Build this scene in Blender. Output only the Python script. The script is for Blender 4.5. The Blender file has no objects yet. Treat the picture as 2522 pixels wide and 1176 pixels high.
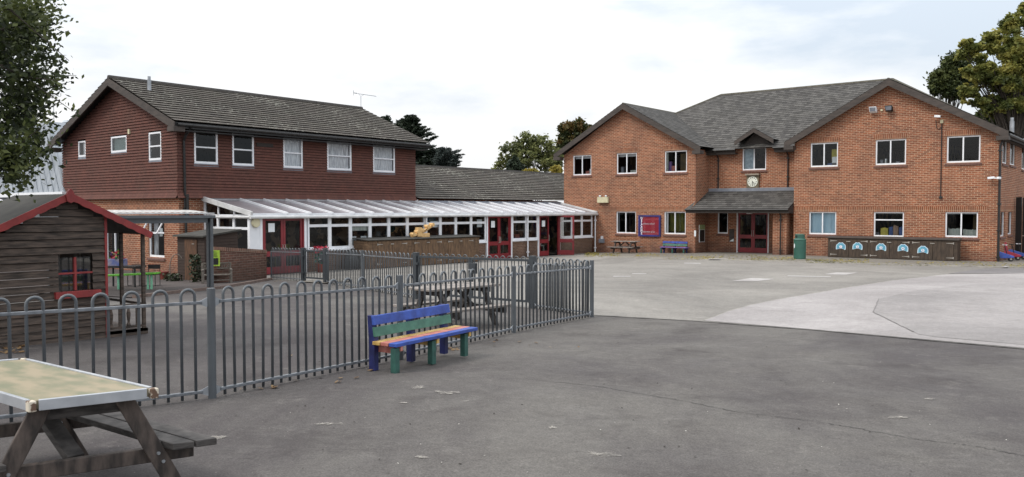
import bpy, bmesh, math, random
from mathutils import Vector, Matrix
random.seed(7)
rnd = random.random
def ru(a, b): return a + (b - a) * random.random()

# ---------------------------------------------------------------- camera, world, sun
sc = bpy.context.scene
F_PX = 2050.0; CX = 1261.0; CY = 588.0
PITCH = math.radians(1.98); YAW = math.radians(38.83)
EYE = Vector((0, 0, 1.6))
cam_d = bpy.data.cameras.new('camera'); cam = bpy.data.objects.new('camera', cam_d)
sc.collection.objects.link(cam); sc.camera = cam
cam_d.sensor_width = 36; cam_d.lens = 36 * F_PX / 2522.0
cam_d.clip_start = 0.1; cam_d.clip_end = 3000
cam.location = EYE
cam.rotation_euler = (math.pi / 2 - PITCH, 0, YAW)

SUN_EL = math.radians(50); SUN_AZ = math.radians(205)   # azimuth measured clockwise from +Y
w = bpy.data.worlds.new('World'); sc.world = w; w.use_nodes = True
nt = w.node_tree; nt.nodes.clear()
def N(t, kind, **kw):
    n = t.nodes.new(kind)
    for k, v in kw.items(): setattr(n, k, v)
    return n
out = N(nt, 'ShaderNodeOutputWorld'); bg = N(nt, 'ShaderNodeBackground')
sky = N(nt, 'ShaderNodeTexSky'); sky.sky_type = 'NISHITA'; sky.sun_disc = False
sky.sun_elevation = SUN_EL; sky.sun_rotation = SUN_AZ
tc = N(nt, 'ShaderNodeTexCoord')
mp = N(nt, 'ShaderNodeMapping'); mp.inputs['Scale'].default_value = (1.0, 1.0, 3.2); mp.inputs['Location'].default_value = (0.35, 0.1, 0.2)
nz = N(nt, 'ShaderNodeTexNoise'); nz.inputs['Scale'].default_value = 2.6; nz.inputs['Detail'].default_value = 7; nz.inputs['Roughness'].default_value = 0.55
rp = N(nt, 'ShaderNodeValToRGB')
rp.color_ramp.elements[0].position = 0.38; rp.color_ramp.elements[0].color = (0.0, 0.0, 0.0, 1)
rp.color_ramp.elements[1].position = 0.58; rp.color_ramp.elements[1].color = (1, 1, 1, 1)
skm = N(nt, 'ShaderNodeVectorMath', operation='SCALE'); skm.inputs['Scale'].default_value = 0.10
base = N(nt, 'ShaderNodeMix', data_type='RGBA')      # thin veil over the clear sky
base.inputs[0].default_value = 0.86; base.inputs[7].default_value = (0.70, 0.775, 0.86, 1)
cl = N(nt, 'ShaderNodeMix', data_type='RGBA'); cl.inputs[7].default_value = (1.00, 1.005, 1.01, 1)
# more open sky towards +X (the right of the yard)
sep = N(nt, 'ShaderNodeSeparateXYZ')
dotv = N(nt, 'ShaderNodeVectorMath', operation='DOT_PRODUCT'); dotv.inputs[1].default_value = (0.779, 0.627, 0.25)
mr = N(nt, 'ShaderNodeMapRange'); mr.inputs[1].default_value = 0.05; mr.inputs[2].default_value = 0.55; mr.inputs[3].default_value = 0.09; mr.inputs[4].default_value = -0.05
add = N(nt, 'ShaderNodeMath', operation='ADD')
L = nt.links.new
L(tc.outputs['Generated'], mp.inputs['Vector']); L(mp.outputs[0], nz.inputs['Vector'])
L(tc.outputs['Generated'], dotv.inputs[0]); L(dotv.outputs['Value'], mr.inputs[0])
L(nz.outputs['Fac'], add.inputs[0]); L(mr.outputs[0], add.inputs[1]); L(add.outputs[0], rp.inputs['Fac'])
L(sky.outputs[0], skm.inputs[0]); L(skm.outputs[0], base.inputs[6])
L(base.outputs[2], cl.inputs[6]); L(rp.outputs[0], cl.inputs[0])
# an overcast sky grows brighter towards the zenith
sz = N(nt, 'ShaderNodeSeparateXYZ'); L(tc.outputs['Generated'], sz.inputs[0])
zr = N(nt, 'ShaderNodeMapRange'); zr.inputs[1].default_value = 0.0; zr.inputs[2].default_value = 1.0; zr.inputs[3].default_value = 0.90; zr.inputs[4].default_value = 2.2; L(sz.outputs['Z'], zr.inputs[0])
zs = N(nt, 'ShaderNodeVectorMath', operation='SCALE'); L(cl.outputs[2], zs.inputs[0]); L(zr.outputs[0], zs.inputs['Scale'])
L(zs.outputs[0], bg.inputs['Color']); bg.inputs['Strength'].default_value = 1.0
L(bg.outputs[0], out.inputs['Surface'])

sun_d = bpy.data.lights.new('sun', 'SUN'); sun = bpy.data.objects.new('sun', sun_d); sc.collection.objects.link(sun)
sun_d.energy = 1.6; sun_d.angle = math.radians(14); sun_d.color = (1, 0.95, 0.88)
sd = Vector((math.sin(SUN_AZ) * math.cos(SUN_EL), math.cos(SUN_AZ) * math.cos(SUN_EL), math.sin(SUN_EL)))
sun.rotation_euler = sd.to_track_quat('Z', 'Y').to_euler()

sc.view_settings.view_transform = 'Standard'; sc.view_settings.look = 'None'
sc.view_settings.exposure = 0.02; sc.view_settings.gamma = 1.0; sc.view_settings.use_curve_mapping = False
sc.render.engine = 'CYCLES'
sc.cycles.max_bounces = 6; sc.cycles.transparent_max_bounces = 12; sc.cycles.use_denoising = True

# ---------------------------------------------------------------- geometry helpers
RX = Vector((math.cos(YAW), math.sin(YAW), 0)); FW = Vector((-math.sin(YAW), math.cos(YAW), 0)); UP = Vector((0, 0, 1))
def ray(px, py):
    a = (px - CX) / F_PX; b = -(py - CY) / F_PX
    cp, sp = math.cos(PITCH), math.sin(PITCH)
    return RX * a + FW * (cp + b * sp) + UP * (b * cp - sp)
def W(X, Z, z=None):
    "X to the right and Z ahead of the photographer, in metres"
    p = RX * X + FW * Z
    return Vector((p.x, p.y, gz(p.x, p.y) if z is None else z))
# ground height: a plane plus smooth corrections from known heights
SAMP = [(0, 0, 1.58), (-2.72, 7.5, 1.694), (-1.32, 9.77, 1.79), (0.02, 12.4, 1.87), (1.4, 14.56, 1.86), (.39, 16.1, 1.92), (-2.1, 18.2, 1.95),
        (-5.34, 23.9, 2.13), (-6.25, 24.9, 2.16), (-7.7, 26.4, 2.22), (-8, 29.2, 2.27), (-5.3, 31, 2.18), (-2.06, 35.8, 2.27), (4.43, 45, 2.33),
        (8.06, 42.5, 2.2), (11.4, 39.6, 2.13), (19.3, 33.3, 2.10), (-5.7, 11.6, 1.76), (-9.5, 25.5, 2.2), (-7.77, 21.4, 2.05), (4, 5, 1.60), (15, 12, 1.78), (20, 25, 2.0),
        (-14, 31, 2.3), (30, 33, 2.15), (0, 60, 2.3), (-30, 30, 2.3), (40, 5, 1.7), (-30, 0, 1.7), (0, -20, 1.45), (-9, 14, 1.85), (9, 28, 2.05)]
SP = []
def _fit():
    import numpy as np
    P = [(RX * a + FW * b) for a, b, c in SAMP]
    n = len(P); sig = 9.0
    K = np.array([[math.exp(-((p - q).length / sig) ** 2) for q in P] for p in P]) + 0.12 * np.eye(n)
    A = np.array([[1, p.x, p.y] for p in P]); y = np.array([c for a, b, c in SAMP])
    c0 = np.linalg.lstsq(A, y, rcond=None)[0]
    wgt = np.linalg.solve(K, y - A @ c0)
    return c0, P, wgt, sig
_c0, _P, _w, _sig = _fit()
_P2 = [(p.x, p.y, float(wt)) for p, wt in zip(_P, _w)]
def gz(x, y):
    cx = max(-45, min(25, x)); cy = max(-20, min(60, y))
    d = _c0[0] + _c0[1] * cx + _c0[2] * cy
    for a, b, wt in _P2: d += wt * math.exp(-((x - a) ** 2 + (y - b) ** 2) / (_sig * _sig))
    return float(1.6 - d)
def G(px, py):
    "point where the line of sight meets the ground"
    d = ray(px, py); t = 1.6 / max(1e-4, -d.z)
    for i in range(40):
        p = EYE + d * t
        t = (gz(p.x, p.y) - 1.6) / d.z if d.z < -1e-4 else t
    p = EYE + d * t
    return Vector((p.x, p.y, gz(p.x, p.y)))
def atz(px, py, z):
    d = ray(px, py); t = (z - 1.6) / d.z
    return EYE + d * t

ORG = {}
class MB:
    def __init__(s): s.v = []; s.f = []; s.uv = []; s.mi = []; s.m = 0
    def pts(s, pts): b = len(s.v); s.v += [Vector(p) for p in pts]; return b
    def face(s, pts, uv=None):
        b = s.pts(pts); s.f.append(tuple(range(b, b + len(pts)))); s.uv.append(uv); s.mi.append(s.m)
    def box8(s, P):
        "P: 4 bottom (ccw from above), 4 top"
        b = s.pts(P)
        for q in ((3, 2, 1, 0), (4, 5, 6, 7), (0, 1, 5, 4), (1, 2, 6, 5), (2, 3, 7, 6), (3, 0, 4, 7)):
            s.f.append(tuple(b + i for i in q)); s.uv.append(None); s.mi.append(s.m)
    def box(s, x0, x1, y0, y1, z0, z1):
        if x0 > x1: x0, x1 = x1, x0
        if y0 > y1: y0, y1 = y1, y0
        if z0 > z1: z0, z1 = z1, z0
        s.box8([(x0, y0, z0), (x1, y0, z0), (x1, y1, z0), (x0, y1, z0), (x0, y0, z1), (x1, y0, z1), (x1, y1, z1), (x0, y1, z1)])
    def obox(s, c, a, b, h, ha, hb, z0, z1):
        "oriented box: centre c, unit axes a, b in plan, half sizes"
        c = Vector(c); a = Vector(a); b = Vector(b)
        P = []
        for z in (z0, z1):
            for i, j in ((-1, -1), (1, -1), (1, 1), (-1, 1)): 
                q = c + a * (ha * i) + b * (hb * j); P.append((q.x, q.y, z))
        s.box8(P)
    def bar(s, p0, p1, w, h, up=None):
        p0 = Vector(p0); p1 = Vector(p1); d = (p1 - p0)
        if d.length < 1e-6: return
        d.normalize(); u = Vector(up) if up else (UP if abs(d.z) < 0.95 else Vector((0, 1, 0)))
        r = d.cross(u).normalized(); u = r.cross(d).normalized()
        P = []
        for u_ in (-h / 2, h / 2):
            for p, r_ in ((p0, -w / 2), (p0, w / 2), (p1, w / 2), (p1, -w / 2)): P.append(p + r * r_ + u * u_)
        s.box8([P[0], P[1], P[2], P[3], P[4], P[5], P[6], P[7]])
    def tube(s, pts, r, n=8, caps=True, r1=None):
        pts = [Vector(p) for p in pts]; rings = []
        prev = None
        for i, p in enumerate(pts):
            d = (pts[min(i + 1, len(pts) - 1)] - pts[max(i - 1, 0)]).normalized()
            if prev is None:
                a = d.cross(UP if abs(d.z) < 0.9 else Vector((1, 0, 0))).normalized()
            else:
                a = (prev - d * prev.dot(d)).normalized()
            prev = a; b = d.cross(a)
            rr = r if r1 is None else r + (r1 - r) * i / max(1, len(pts) - 1)
            rings.append(s.pts([p + a * (rr * math.cos(k * 2 * math.pi / n)) + b * (rr * math.sin(k * 2 * math.pi / n)) for k in range(n)]))
        for i in range(len(rings) - 1):
            for k in range(n):
                q = (k + 1) % n
                s.f.append((rings[i] + k, rings[i] + q, rings[i + 1] + q, rings[i + 1] + k)); s.uv.append(None); s.mi.append(s.m)
        if caps:
            s.f.append(tuple(rings[0] + k for k in range(n))[::-1]); s.uv.append(None); s.mi.append(s.m)
            s.f.append(tuple(rings[-1] + k for k in range(n))); s.uv.append(None); s.mi.append(s.m)
    def lathe(s, c, prof, n=20):
        c = Vector(c); rings = []
        for r, z in prof: rings.append(s.pts([c + Vector((r * math.cos(k * 2 * math.pi / n), r * math.sin(k * 2 * math.pi / n), z)) for k in range(n)]))
        for i in range(len(rings) - 1):
            for k in range(n):
                q = (k + 1) % n
                s.f.append((rings[i] + k, rings[i] + q, rings[i + 1] + q, rings[i + 1] + k)); s.uv.append(None); s.mi.append(s.m)
        s.f.append(tuple(rings[0] + k for k in range(n))[::-1]); s.uv.append(None); s.mi.append(s.m)
        s.f.append(tuple(rings[-1] + k for k in range(n))); s.uv.append(None); s.mi.append(s.m)
    def prism(s, poly, d):
        "poly extruded along vector d"
        d = Vector(d); poly = [Vector(p) for p in poly]; n = len(poly)
        b = s.pts(poly + [p + d for p in poly])
        s.f.append(tuple(b + i for i in range(n))[::-1]); s.uv.append(None); s.mi.append(s.m)
        s.f.append(tuple(b + n + i for i in range(n))); s.uv.append(None); s.mi.append(s.m)
        for i in range(n):
            j = (i + 1) % n
            s.f.append((b + i, b + j, b + n + j, b + n + i)); s.uv.append(None); s.mi.append(s.m)
    def fb(s, F, s0, s1, z0, z1, n0, n1):
        if s0 > s1: s0, s1 = s1, s0
        if z0 > z1: z0, z1 = z1, z0
        if n0 > n1: n0, n1 = n1, n0
        P = []
        for z in (z0, z1):
            for a, n in ((s0, n1), (s1, n1), (s1, n0), (s0, n0)): P.append(F.pt(a, z, n))
        s.box8(P)
    def build(s, name, mat, parent=None, smooth=False, bevel=0, local=False, fixn=False):
        if not s.v: return None
        org = Vector((0, 0, 0)) if (parent is None or local) else ORG.get(parent.name, Vector((0, 0, 0)))
        me = bpy.data.meshes.new(name)
        me.from_pydata([tuple(v - org) for v in s.v], [], s.f)
        if any(u is not None for u in s.uv):
            ul = me.uv_layers.new(name='UVMap'); k = 0
            for fi, f in enumerate(s.f):
                u = s.uv[fi]
                for j in range(len(f)):
                    if u is not None: ul.data[k].uv = u[j]
                    k += 1
        for m in (mat if isinstance(mat, (list, tuple)) else [mat]): me.materials.append(m)
        if isinstance(mat, (list, tuple)):
            for fi, p in enumerate(me.polygons): p.material_index = s.mi[fi]
        if fixn or bevel:
            bm = bmesh.new(); bm.from_mesh(me)
            bmesh.ops.remove_doubles(bm, verts=bm.verts, dist=1e-5)
            bmesh.ops.recalc_face_normals(bm, faces=bm.faces); bm.to_mesh(me); bm.free()
        if smooth:
            for p in me.polygons: p.use_smooth = True
        o = bpy.data.objects.new(name, me); sc.collection.objects.link(o)
        if smooth:
            md = o.modifiers.new('sm', 'EDGE_SPLIT'); md.split_angle = math.radians(40)
        if bevel:
            md = o.modifiers.new('bv', 'BEVEL'); md.width = bevel; md.segments = 2; md.limit_method = 'ANGLE'
        if parent is not None:
            o.parent = parent
        ORG[o.name] = org
        return o
def tag(o, label=None, cat=None, group=None, kind=None):
    if label: o['label'] = label
    if cat: o['category'] = cat
    if group: o['group'] = group
    if kind: o['kind'] = kind
    return o
def thing(name, label, cat, loc=(0, 0, 0), group=None, rz=0):
    o = bpy.data.objects.new(name, None); sc.collection.objects.link(o); o.empty_display_size = 0.2
    o.location = loc; o.rotation_euler = (0, 0, rz)
    ORG[o.name] = Vector(loc)
    return tag(o, label, cat, group)
def dup(o, parent=None, loc=None, rz=None, label=None, group=None, swap=None):
    c = o.copy(); sc.collection.objects.link(c)
    if parent is not None: c.parent = parent
    if loc is not None: c.location = loc
    if rz is not None: c.rotation_euler = (0, 0, rz)
    if label: c['label'] = label
    if group: c['group'] = group
    for ch in [q for q in sc.objects if q.parent == o]: dup(ch, c)
    return c
class Fac:
    "upright plane from p0 to p1 (left to right seen from outside); coordinates s along, z up, n outward"
    def __init__(s, p0, p1):
        s.p = Vector((p0[0], p0[1], 0)); d = Vector((p1[0] - p0[0], p1[1] - p0[1], 0)); s.len = d.length
        s.u = d.normalized(); s.n = Vector((s.u.y, -s.u.x, 0))
    def pt(s, a, z, n=0): p = s.p + s.u * a + s.n * n; return Vector((p.x, p.y, z))
    def hit(s, px, py, n=0):
        d = ray(px, py); t = ((s.p + s.n * n) - EYE).dot(s.n) / d.dot(s.n)
        q = EYE + d * t; return ((q - s.p).dot(s.u), q.z)
    def rect(s, x0, y0, x1, y1, n=0):
        "photo rectangle (heights read at its middle) -> s0,s1,z0,z1"
        xc = (x0 + x1) / 2
        return (s.hit(x0, y1, n)[0], s.hit(x1, y1, n)[0], s.hit(xc, y1, n)[1], s.hit(xc, y0, n)[1])
def wall(mb, F, s0, s1, z0, z1, holes, thick=0.25, n=0.0):
    "plane wall with rectangular openings, reveals and a back face"
    ss = sorted(set([s0, s1] + [h[i] for h in holes for i in (0, 1) if s0 < h[i] < s1]))
    zs = sorted(set([z0, z1] + [h[i] for h in holes for i in (2, 3) if z0 < h[i] < z1]))
    for i in range(len(ss) - 1):
        for j in range(len(zs) - 1):
            a, b, c, d = ss[i], ss[i + 1], zs[j], zs[j + 1]
            m, k = (a + b) / 2, (c + d) / 2
            if any(h[0] < m < h[1] and h[2] < k < h[3] for h in holes): continue
            mb.face([F.pt(a, c, n), F.pt(b, c, n), F.pt(b, d, n), F.pt(a, d, n)])
            mb.face([F.pt(a, c, n - thick), F.pt(a, d, n - thick), F.pt(b, d, n - thick), F.pt(b, c, n - thick)])
    for h in holes:
        a, b, c, d = h
        mb.face([F.pt(a, c, n), F.pt(a, d, n), F.pt(a, d, n - thick), F.pt(a, c, n - thick)])
        mb.face([F.pt(b, c, n), F.pt(b, c, n - thick), F.pt(b, d, n - thick), F.pt(b, d, n)])
        mb.face([F.pt(a, d, n), F.pt(b, d, n), F.pt(b, d, n - thick), F.pt(a, d, n - thick)])
        mb.face([F.pt(a, c, n), F.pt(a, c, n - thick), F.pt(b, c, n - thick), F.pt(b, c, n)])
    mb.face([F.pt(s0, z1, n), F.pt(s1, z1, n), F.pt(s1, z1, n - thick), F.pt(s0, z1, n - thick)])
def tslope(mb, E0, E1, R0, R1, g, lip):
    "roof slope in lapped courses from the eaves line E0-E1 to the ridge line R0-R1"
    E0, E1, R0, R1 = map(Vector, (E0, E1, R0, R1))
    nrm = (E1 - E0).cross((R0 + R1) / 2 - (E0 + E1) / 2).normalized()
    if nrm.z < 0: nrm = -nrm
    u = (E1 - E0).normalized()
    H = ((R0 + R1) / 2 - E0); H = (H - u * H.dot(u)).length
    n = max(1, int(round(H / g)))
    for i in range(n):
        t0, t1 = i / n, min(1.0, (i + 1.55) / n)
        a, b = E0.lerp(R0, t0), E1.lerp(R1, t0); c, d = E1.lerp(R1, t1), E0.lerp(R0, t1)
        th = min(lip * .45, .016); dn = (E0 - R0).normalized() if (R0 - E0).length > .01 else Vector((0, 0, 0)); back = -((a.lerp(d, 1) - a).normalized()) * -1 * min(.06, g * .3)
        a2, b2 = a + nrm * lip, b + nrm * lip; a3, b3 = a + nrm * (lip - th), b + nrm * (lip - th); up_ = ((c + d) / 2 - (a + b) / 2).normalized() * min(.15, g * .48)
        uv = lambda p: ((p - E0).dot(u), 0)
        v0, v1 = t0 * H, t1 * H
        mb.face([a2, b2, c, d], [((a - E0).dot(u), v0), ((b - E0).dot(u), v0), ((c - E0).dot(u), v1), ((d - E0).dot(u), v1)])
        for k_ in ((a3, b3, b2, a2), (a3 + up_ - nrm * lip, b3 + up_ - nrm * lip, b3, a3)): mb.face(list(k_), [((a - E0).dot(u), v0 + .03), ((b - E0).dot(u), v0 + .03), ((b - E0).dot(u), v0 + .04), ((a - E0).dot(u), v0 + .04)])
def strips(mb, F, z0, z1, srange, holes, g=0.1, lip=0.022, n=0.0, slot=0.011):
    k = int(round((z1 - z0) / g)); g = (z1 - z0) / k
    for i in range(k):
        a, b = z0 + i * g, z0 + (i + 1) * g
        r = srange((a + b) / 2)
        if r is None: continue
        segs = [r]
        for h in holes:
            if h[2] < b - g * .3 and h[3] > a + g * .3:
                ns = []
                for q in segs:
                    if h[1] <= q[0] or h[0] >= q[1]: ns.append(q); continue
                    if h[0] > q[0]: ns.append((q[0], h[0]))
                    if h[1] < q[1]: ns.append((h[1], q[1]))
                segs = ns
        for p, q in segs:
            L2 = lip * ru(.85, 1.15)
            mb.face([F.pt(p, a, n + L2), F.pt(q, a, n + L2), F.pt(q, b - slot, n + .002), F.pt(p, b - slot, n + .002)], [(p, a), (q, a), (q, b), (p, b)])
            mb.face([F.pt(p, a, n - .004), F.pt(q, a, n - .004), F.pt(q, a, n + L2), F.pt(p, a, n + L2)], [(p, a), (q, a), (q, a + .01), (p, a + .01)])

# ---------------------------------------------------------------- materials
def newmat(name):
    m = bpy.data.materials.new(name); m.use_nodes = True
    b = m.node_tree.nodes['Principled BSDF']; return m, m.node_tree, b
def setin(b, k, v):
    if k in b.inputs: b.inputs[k].default_value = v
def col(c): return (c[0], c[1], c[2], 1)
def mat(name, c, rough=0.6, c2=None, scale=6.0, amt=0.5, metal=0.0, bump=0.0, bscale=None, stretch=None, spec=0.5, detail=5, lo=0.35, hi=0.65):
    m, t, b = newmat(name)
    b.inputs['Roughness'].default_value = rough; b.inputs['Metallic'].default_value = metal; setin(b, 'Specular IOR Level', spec)
    if c2 is None: c2 = tuple(x * 0.72 for x in c)
    tcn = N(t, 'ShaderNodeTexCoord'); mpn = N(t, 'ShaderNodeMapping')
    if stretch: mpn.inputs['Scale'].default_value = stretch
    n1 = N(t, 'ShaderNodeTexNoise'); n1.inputs['Scale'].default_value = scale; n1.inputs['Detail'].default_value = detail
    rp = N(t, 'ShaderNodeValToRGB'); e = rp.color_ramp.elements
    e[0].position = lo; e[1].position = hi; e[0].color = col(c2); e[1].color = col(c)
    t.links.new(tcn.outputs['Object'], mpn.inputs[0]); t.links.new(mpn.outputs[0], n1.inputs['Vector'])
    t.links.new(n1.outputs['Fac'], rp.inputs[0]); t.links.new(rp.outputs[0], b.inputs['Base Color'])
    if bump:
        n2 = N(t, 'ShaderNodeTexNoise'); n2.inputs['Scale'].default_value = bscale or scale * 6; n2.inputs['Detail'].default_value = 4
        bp = N(t, 'ShaderNodeBump'); bp.inputs['Strength'].default_value = bump; bp.inputs['Distance'].default_value = 0.01
        t.links.new(mpn.outputs[0], n2.inputs['Vector']); t.links.new(n2.outputs['Fac'], bp.inputs['Height']); t.links.new(bp.outputs[0], b.inputs['Normal'])
    return m
def brickmat(name, c1, c2, mortar, bw=0.225, bh=0.075, swap=False, rough=0.9, dirt=(0.10, 0.06, 0.05), ms=0.011):
    m, t, b = newmat(name); b.inputs['Roughness'].default_value = rough; setin(b, 'Specular IOR Level', 0.25)
    tcn = N(t, 'ShaderNodeTexCoord'); sp = N(t, 'ShaderNodeSeparateXYZ'); ge = N(t, 'ShaderNodeNewGeometry'); sn = N(t, 'ShaderNodeSeparateXYZ')
    ab = N(t, 'ShaderNodeMath', operation='ABSOLUTE'); gt = N(t, 'ShaderNodeMath', operation='GREATER_THAN'); gt.inputs[1].default_value = 0.6
    mx = N(t, 'ShaderNodeMix', data_type='FLOAT'); cb = N(t, 'ShaderNodeCombineXYZ')
    lk = t.links.new
    lk(tcn.outputs['Object'], sp.inputs[0]); lk(ge.outputs['Normal'], sn.inputs[0]); lk(sn.outputs['X'], ab.inputs[0]); lk(ab.outputs[0], gt.inputs[0])
    lk(gt.outputs[0], mx.inputs[0]); lk(sp.outputs['X'], mx.inputs[2]); lk(sp.outputs['Y'], mx.inputs[3])
    lk(mx.outputs[0], cb.inputs[0]); lk(sp.outputs['Z'], cb.inputs[1])
    br = N(t, 'ShaderNodeTexBrick'); br.inputs['Scale'].default_value = 1.0; br.inputs['Brick Width'].default_value = bw; br.inputs['Row Height'].default_value = bh
    br.inputs['Mortar Size'].default_value = ms; br.inputs['Mortar Smooth'].default_value = 0.2; br.inputs['Bias'].default_value = -0.1
    if swap: br.offset = 0.0
    br.inputs['Color1'].default_value = col(c1); br.inputs['Color2'].default_value = col(c2); br.inputs['Mortar'].default_value = col(mortar)
    lk(cb.outputs[0], br.inputs['Vector'])
    n1 = N(t, 'ShaderNodeTexNoise'); n1.inputs['Scale'].default_value = 0.7; n1.inputs['Detail'].default_value = 6; n1.inputs['Roughness'].default_value = 0.65
    lk(tcn.outputs['Object'], n1.inputs['Vector'])
    r1 = N(t, 'ShaderNodeMapRange'); r1.inputs[1].default_value = 0.45; r1.inputs[2].default_value = 0.8; r1.inputs[3].default_value = 0.0; r1.inputs[4].default_value = 0.55
    lk(n1.outputs['Fac'], r1.inputs[0])
    # damp and grime near the ground, an old stain with the wall's own height
    r2 = N(t, 'ShaderNodeMapRange'); r2.inputs[1].default_value = 0.7; r2.inputs[2].default_value = 0.0; r2.inputs[3].default_value = 0.0; r2.inputs[4].default_value = 1.1
    lk(sp.outputs['Z'], r2.inputs[0])
    n3 = N(t, 'ShaderNodeTexNoise'); n3.inputs['Scale'].default_value = 2.3; lk(tcn.outputs['Object'], n3.inputs['Vector'])
    mu = N(t, 'ShaderNodeMath', operation='MULTIPLY'); lk(r2.outputs[0], mu.inputs[0]); lk(n3.outputs['Fac'], mu.inputs[1])
    ad = N(t, 'ShaderNodeMath', operation='ADD', use_clamp=True); lk(r1.outputs[0], ad.inputs[0]); lk(mu.outputs[0], ad.inputs[1])
    mc = N(t, 'ShaderNodeMix', data_type='RGBA'); mc.inputs[7].default_value = col(dirt)
    lk(ad.outputs[0], mc.inputs[0]); lk(br.outputs['Color'], mc.inputs[6])
    # per-brick burnt headers
    n2 = N(t, 'ShaderNodeTexNoise'); n2.inputs['Scale'].default_value = 5.0; n2.inputs['Detail'].default_value = 1
    mpn = N(t, 'ShaderNodeMapping'); mpn.inputs['Scale'].default_value = (1, 1, 3); lk(tcn.outputs['Object'], mpn.inputs[0]); lk(mpn.outputs[0], n2.inputs['Vector'])
    r3 = N(t, 'ShaderNodeMapRange'); r3.inputs[1].default_value = 0.35; r3.inputs[2].default_value = 0.65; r3.inputs[3].default_value = 0.86; r3.inputs[4].default_value = 1.1
    lk(n2.outputs['Fac'], r3.inputs[0])
    vm = N(t, 'ShaderNodeVectorMath', operation='SCALE'); lk(mc.outputs[2], vm.inputs[0]); lk(r3.outputs[0], vm.inputs['Scale'])
    lk(vm.outputs[0], b.inputs['Base Color'])
    bp = N(t, 'ShaderNodeBump'); bp.inputs['Strength'].default_value = 0.5; bp.inputs['Distance'].default_value = 0.008; bp.invert = True
    lk(br.outputs['Fac'], bp.inputs['Height']); lk(bp.outputs[0], b.inputs['Normal'])
    return m
def tilemat(name, c1, c2, gap, tw=0.3, g=0.33, lichen=0.0, rough=0.85, lich_col=(0.42, 0.42, 0.36), moss=(0.09, 0.09, 0.06), off=0.5, blot=0.5):
    m, t, b = newmat(name); b.inputs['Roughness'].default_value = rough; setin(b, 'Specular IOR Level', 0.3)
    lk = t.links.new
    tcn = N(t, 'ShaderNodeTexCoord')
    br = N(t, 'ShaderNodeTexBrick'); br.offset = off; br.inputs['Scale'].default_value = 1.0; br.inputs['Brick Width'].default_value = tw; br.inputs['Row Height'].default_value = g
    br.inputs['Mortar Size'].default_value = 0.006; br.inputs['Mortar Smooth'].default_value = 0.1; br.inputs['Bias'].default_value = 0.0
    br.inputs['Color1'].default_value = col(c1); br.inputs['Color2'].default_value = col(c2); br.inputs['Mortar'].default_value = col(gap)
    lk(tcn.outputs['UV'], br.inputs['Vector'])
    n1 = N(t, 'ShaderNodeTexNoise'); n1.inputs['Scale'].default_value = 1.3; n1.inputs['Detail'].default_value = 7; n1.inputs['Roughness'].default_value = 0.7
    lk(tcn.outputs['UV'], n1.inputs['Vector'])
    r1 = N(t, 'ShaderNodeMapRange'); r1.inputs[1].default_value = 0.4; r1.inputs[2].default_value = 0.75; r1.inputs[3].default_value = 0.0; r1.inputs[4].default_value = blot
    lk(n1.outputs['Fac'], r1.inputs[0])
    mc = N(t, 'ShaderNodeMix', data_type='RGBA'); mc.inputs[7].default_value = col(moss); lk(r1.outputs[0], mc.inputs[0]); lk(br.outputs['Color'], mc.inputs[6])
    last = mc.outputs[2]
    if lichen:
        mpn = N(t, 'ShaderNodeMapping'); mpn.inputs['Scale'].default_value = (6.0, 13, 1); lk(tcn.outputs['UV'], mpn.inputs[0])
        n2 = N(t, 'ShaderNodeTexNoise'); n2.inputs['Scale'].default_value = 1.0; n2.inputs['Detail'].default_value = 3; lk(mpn.outputs[0], n2.inputs['Vector'])
        n3 = N(t, 'ShaderNodeTexNoise'); n3.inputs['Scale'].default_value = 0.35; n3.inputs['Detail'].default_value = 3; lk(tcn.outputs['UV'], n3.inputs['Vector'])
        a2 = N(t, 'ShaderNodeMath', operation='MULTIPLY_ADD'); a2.inputs[1].default_value = .45; lk(n3.outputs['Fac'], a2.inputs[0]); a3_ = N(t, 'ShaderNodeMath', operation='ADD'); a3_.inputs[1].default_value = .275; lk(n2.outputs['Fac'], a3_.inputs[0]); lk(a3_.outputs[0], a2.inputs[2])
        r2 = N(t, 'ShaderNodeMapRange'); r2.inputs[1].default_value = 1.24 - lichen; r2.inputs[2].default_value = 1.34 - lichen; lk(a2.outputs[0], r2.inputs[0])
        m2 = N(t, 'ShaderNodeMix', data_type='RGBA'); m2.inputs[7].default_value = col(lich_col); lk(r2.outputs[0], m2.inputs[0]); lk(last, m2.inputs[6]); last = m2.outputs[2]
    lk(last, b.inputs['Base Color'])
    bp = N(t, 'ShaderNodeBump'); bp.inputs['Strength'].default_value = 0.4; bp.inputs['Distance'].default_value = 0.01
    lk(br.outputs['Color'], bp.inputs['Height']); lk(bp.outputs[0], b.inputs['Normal'])
    return m
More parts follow.
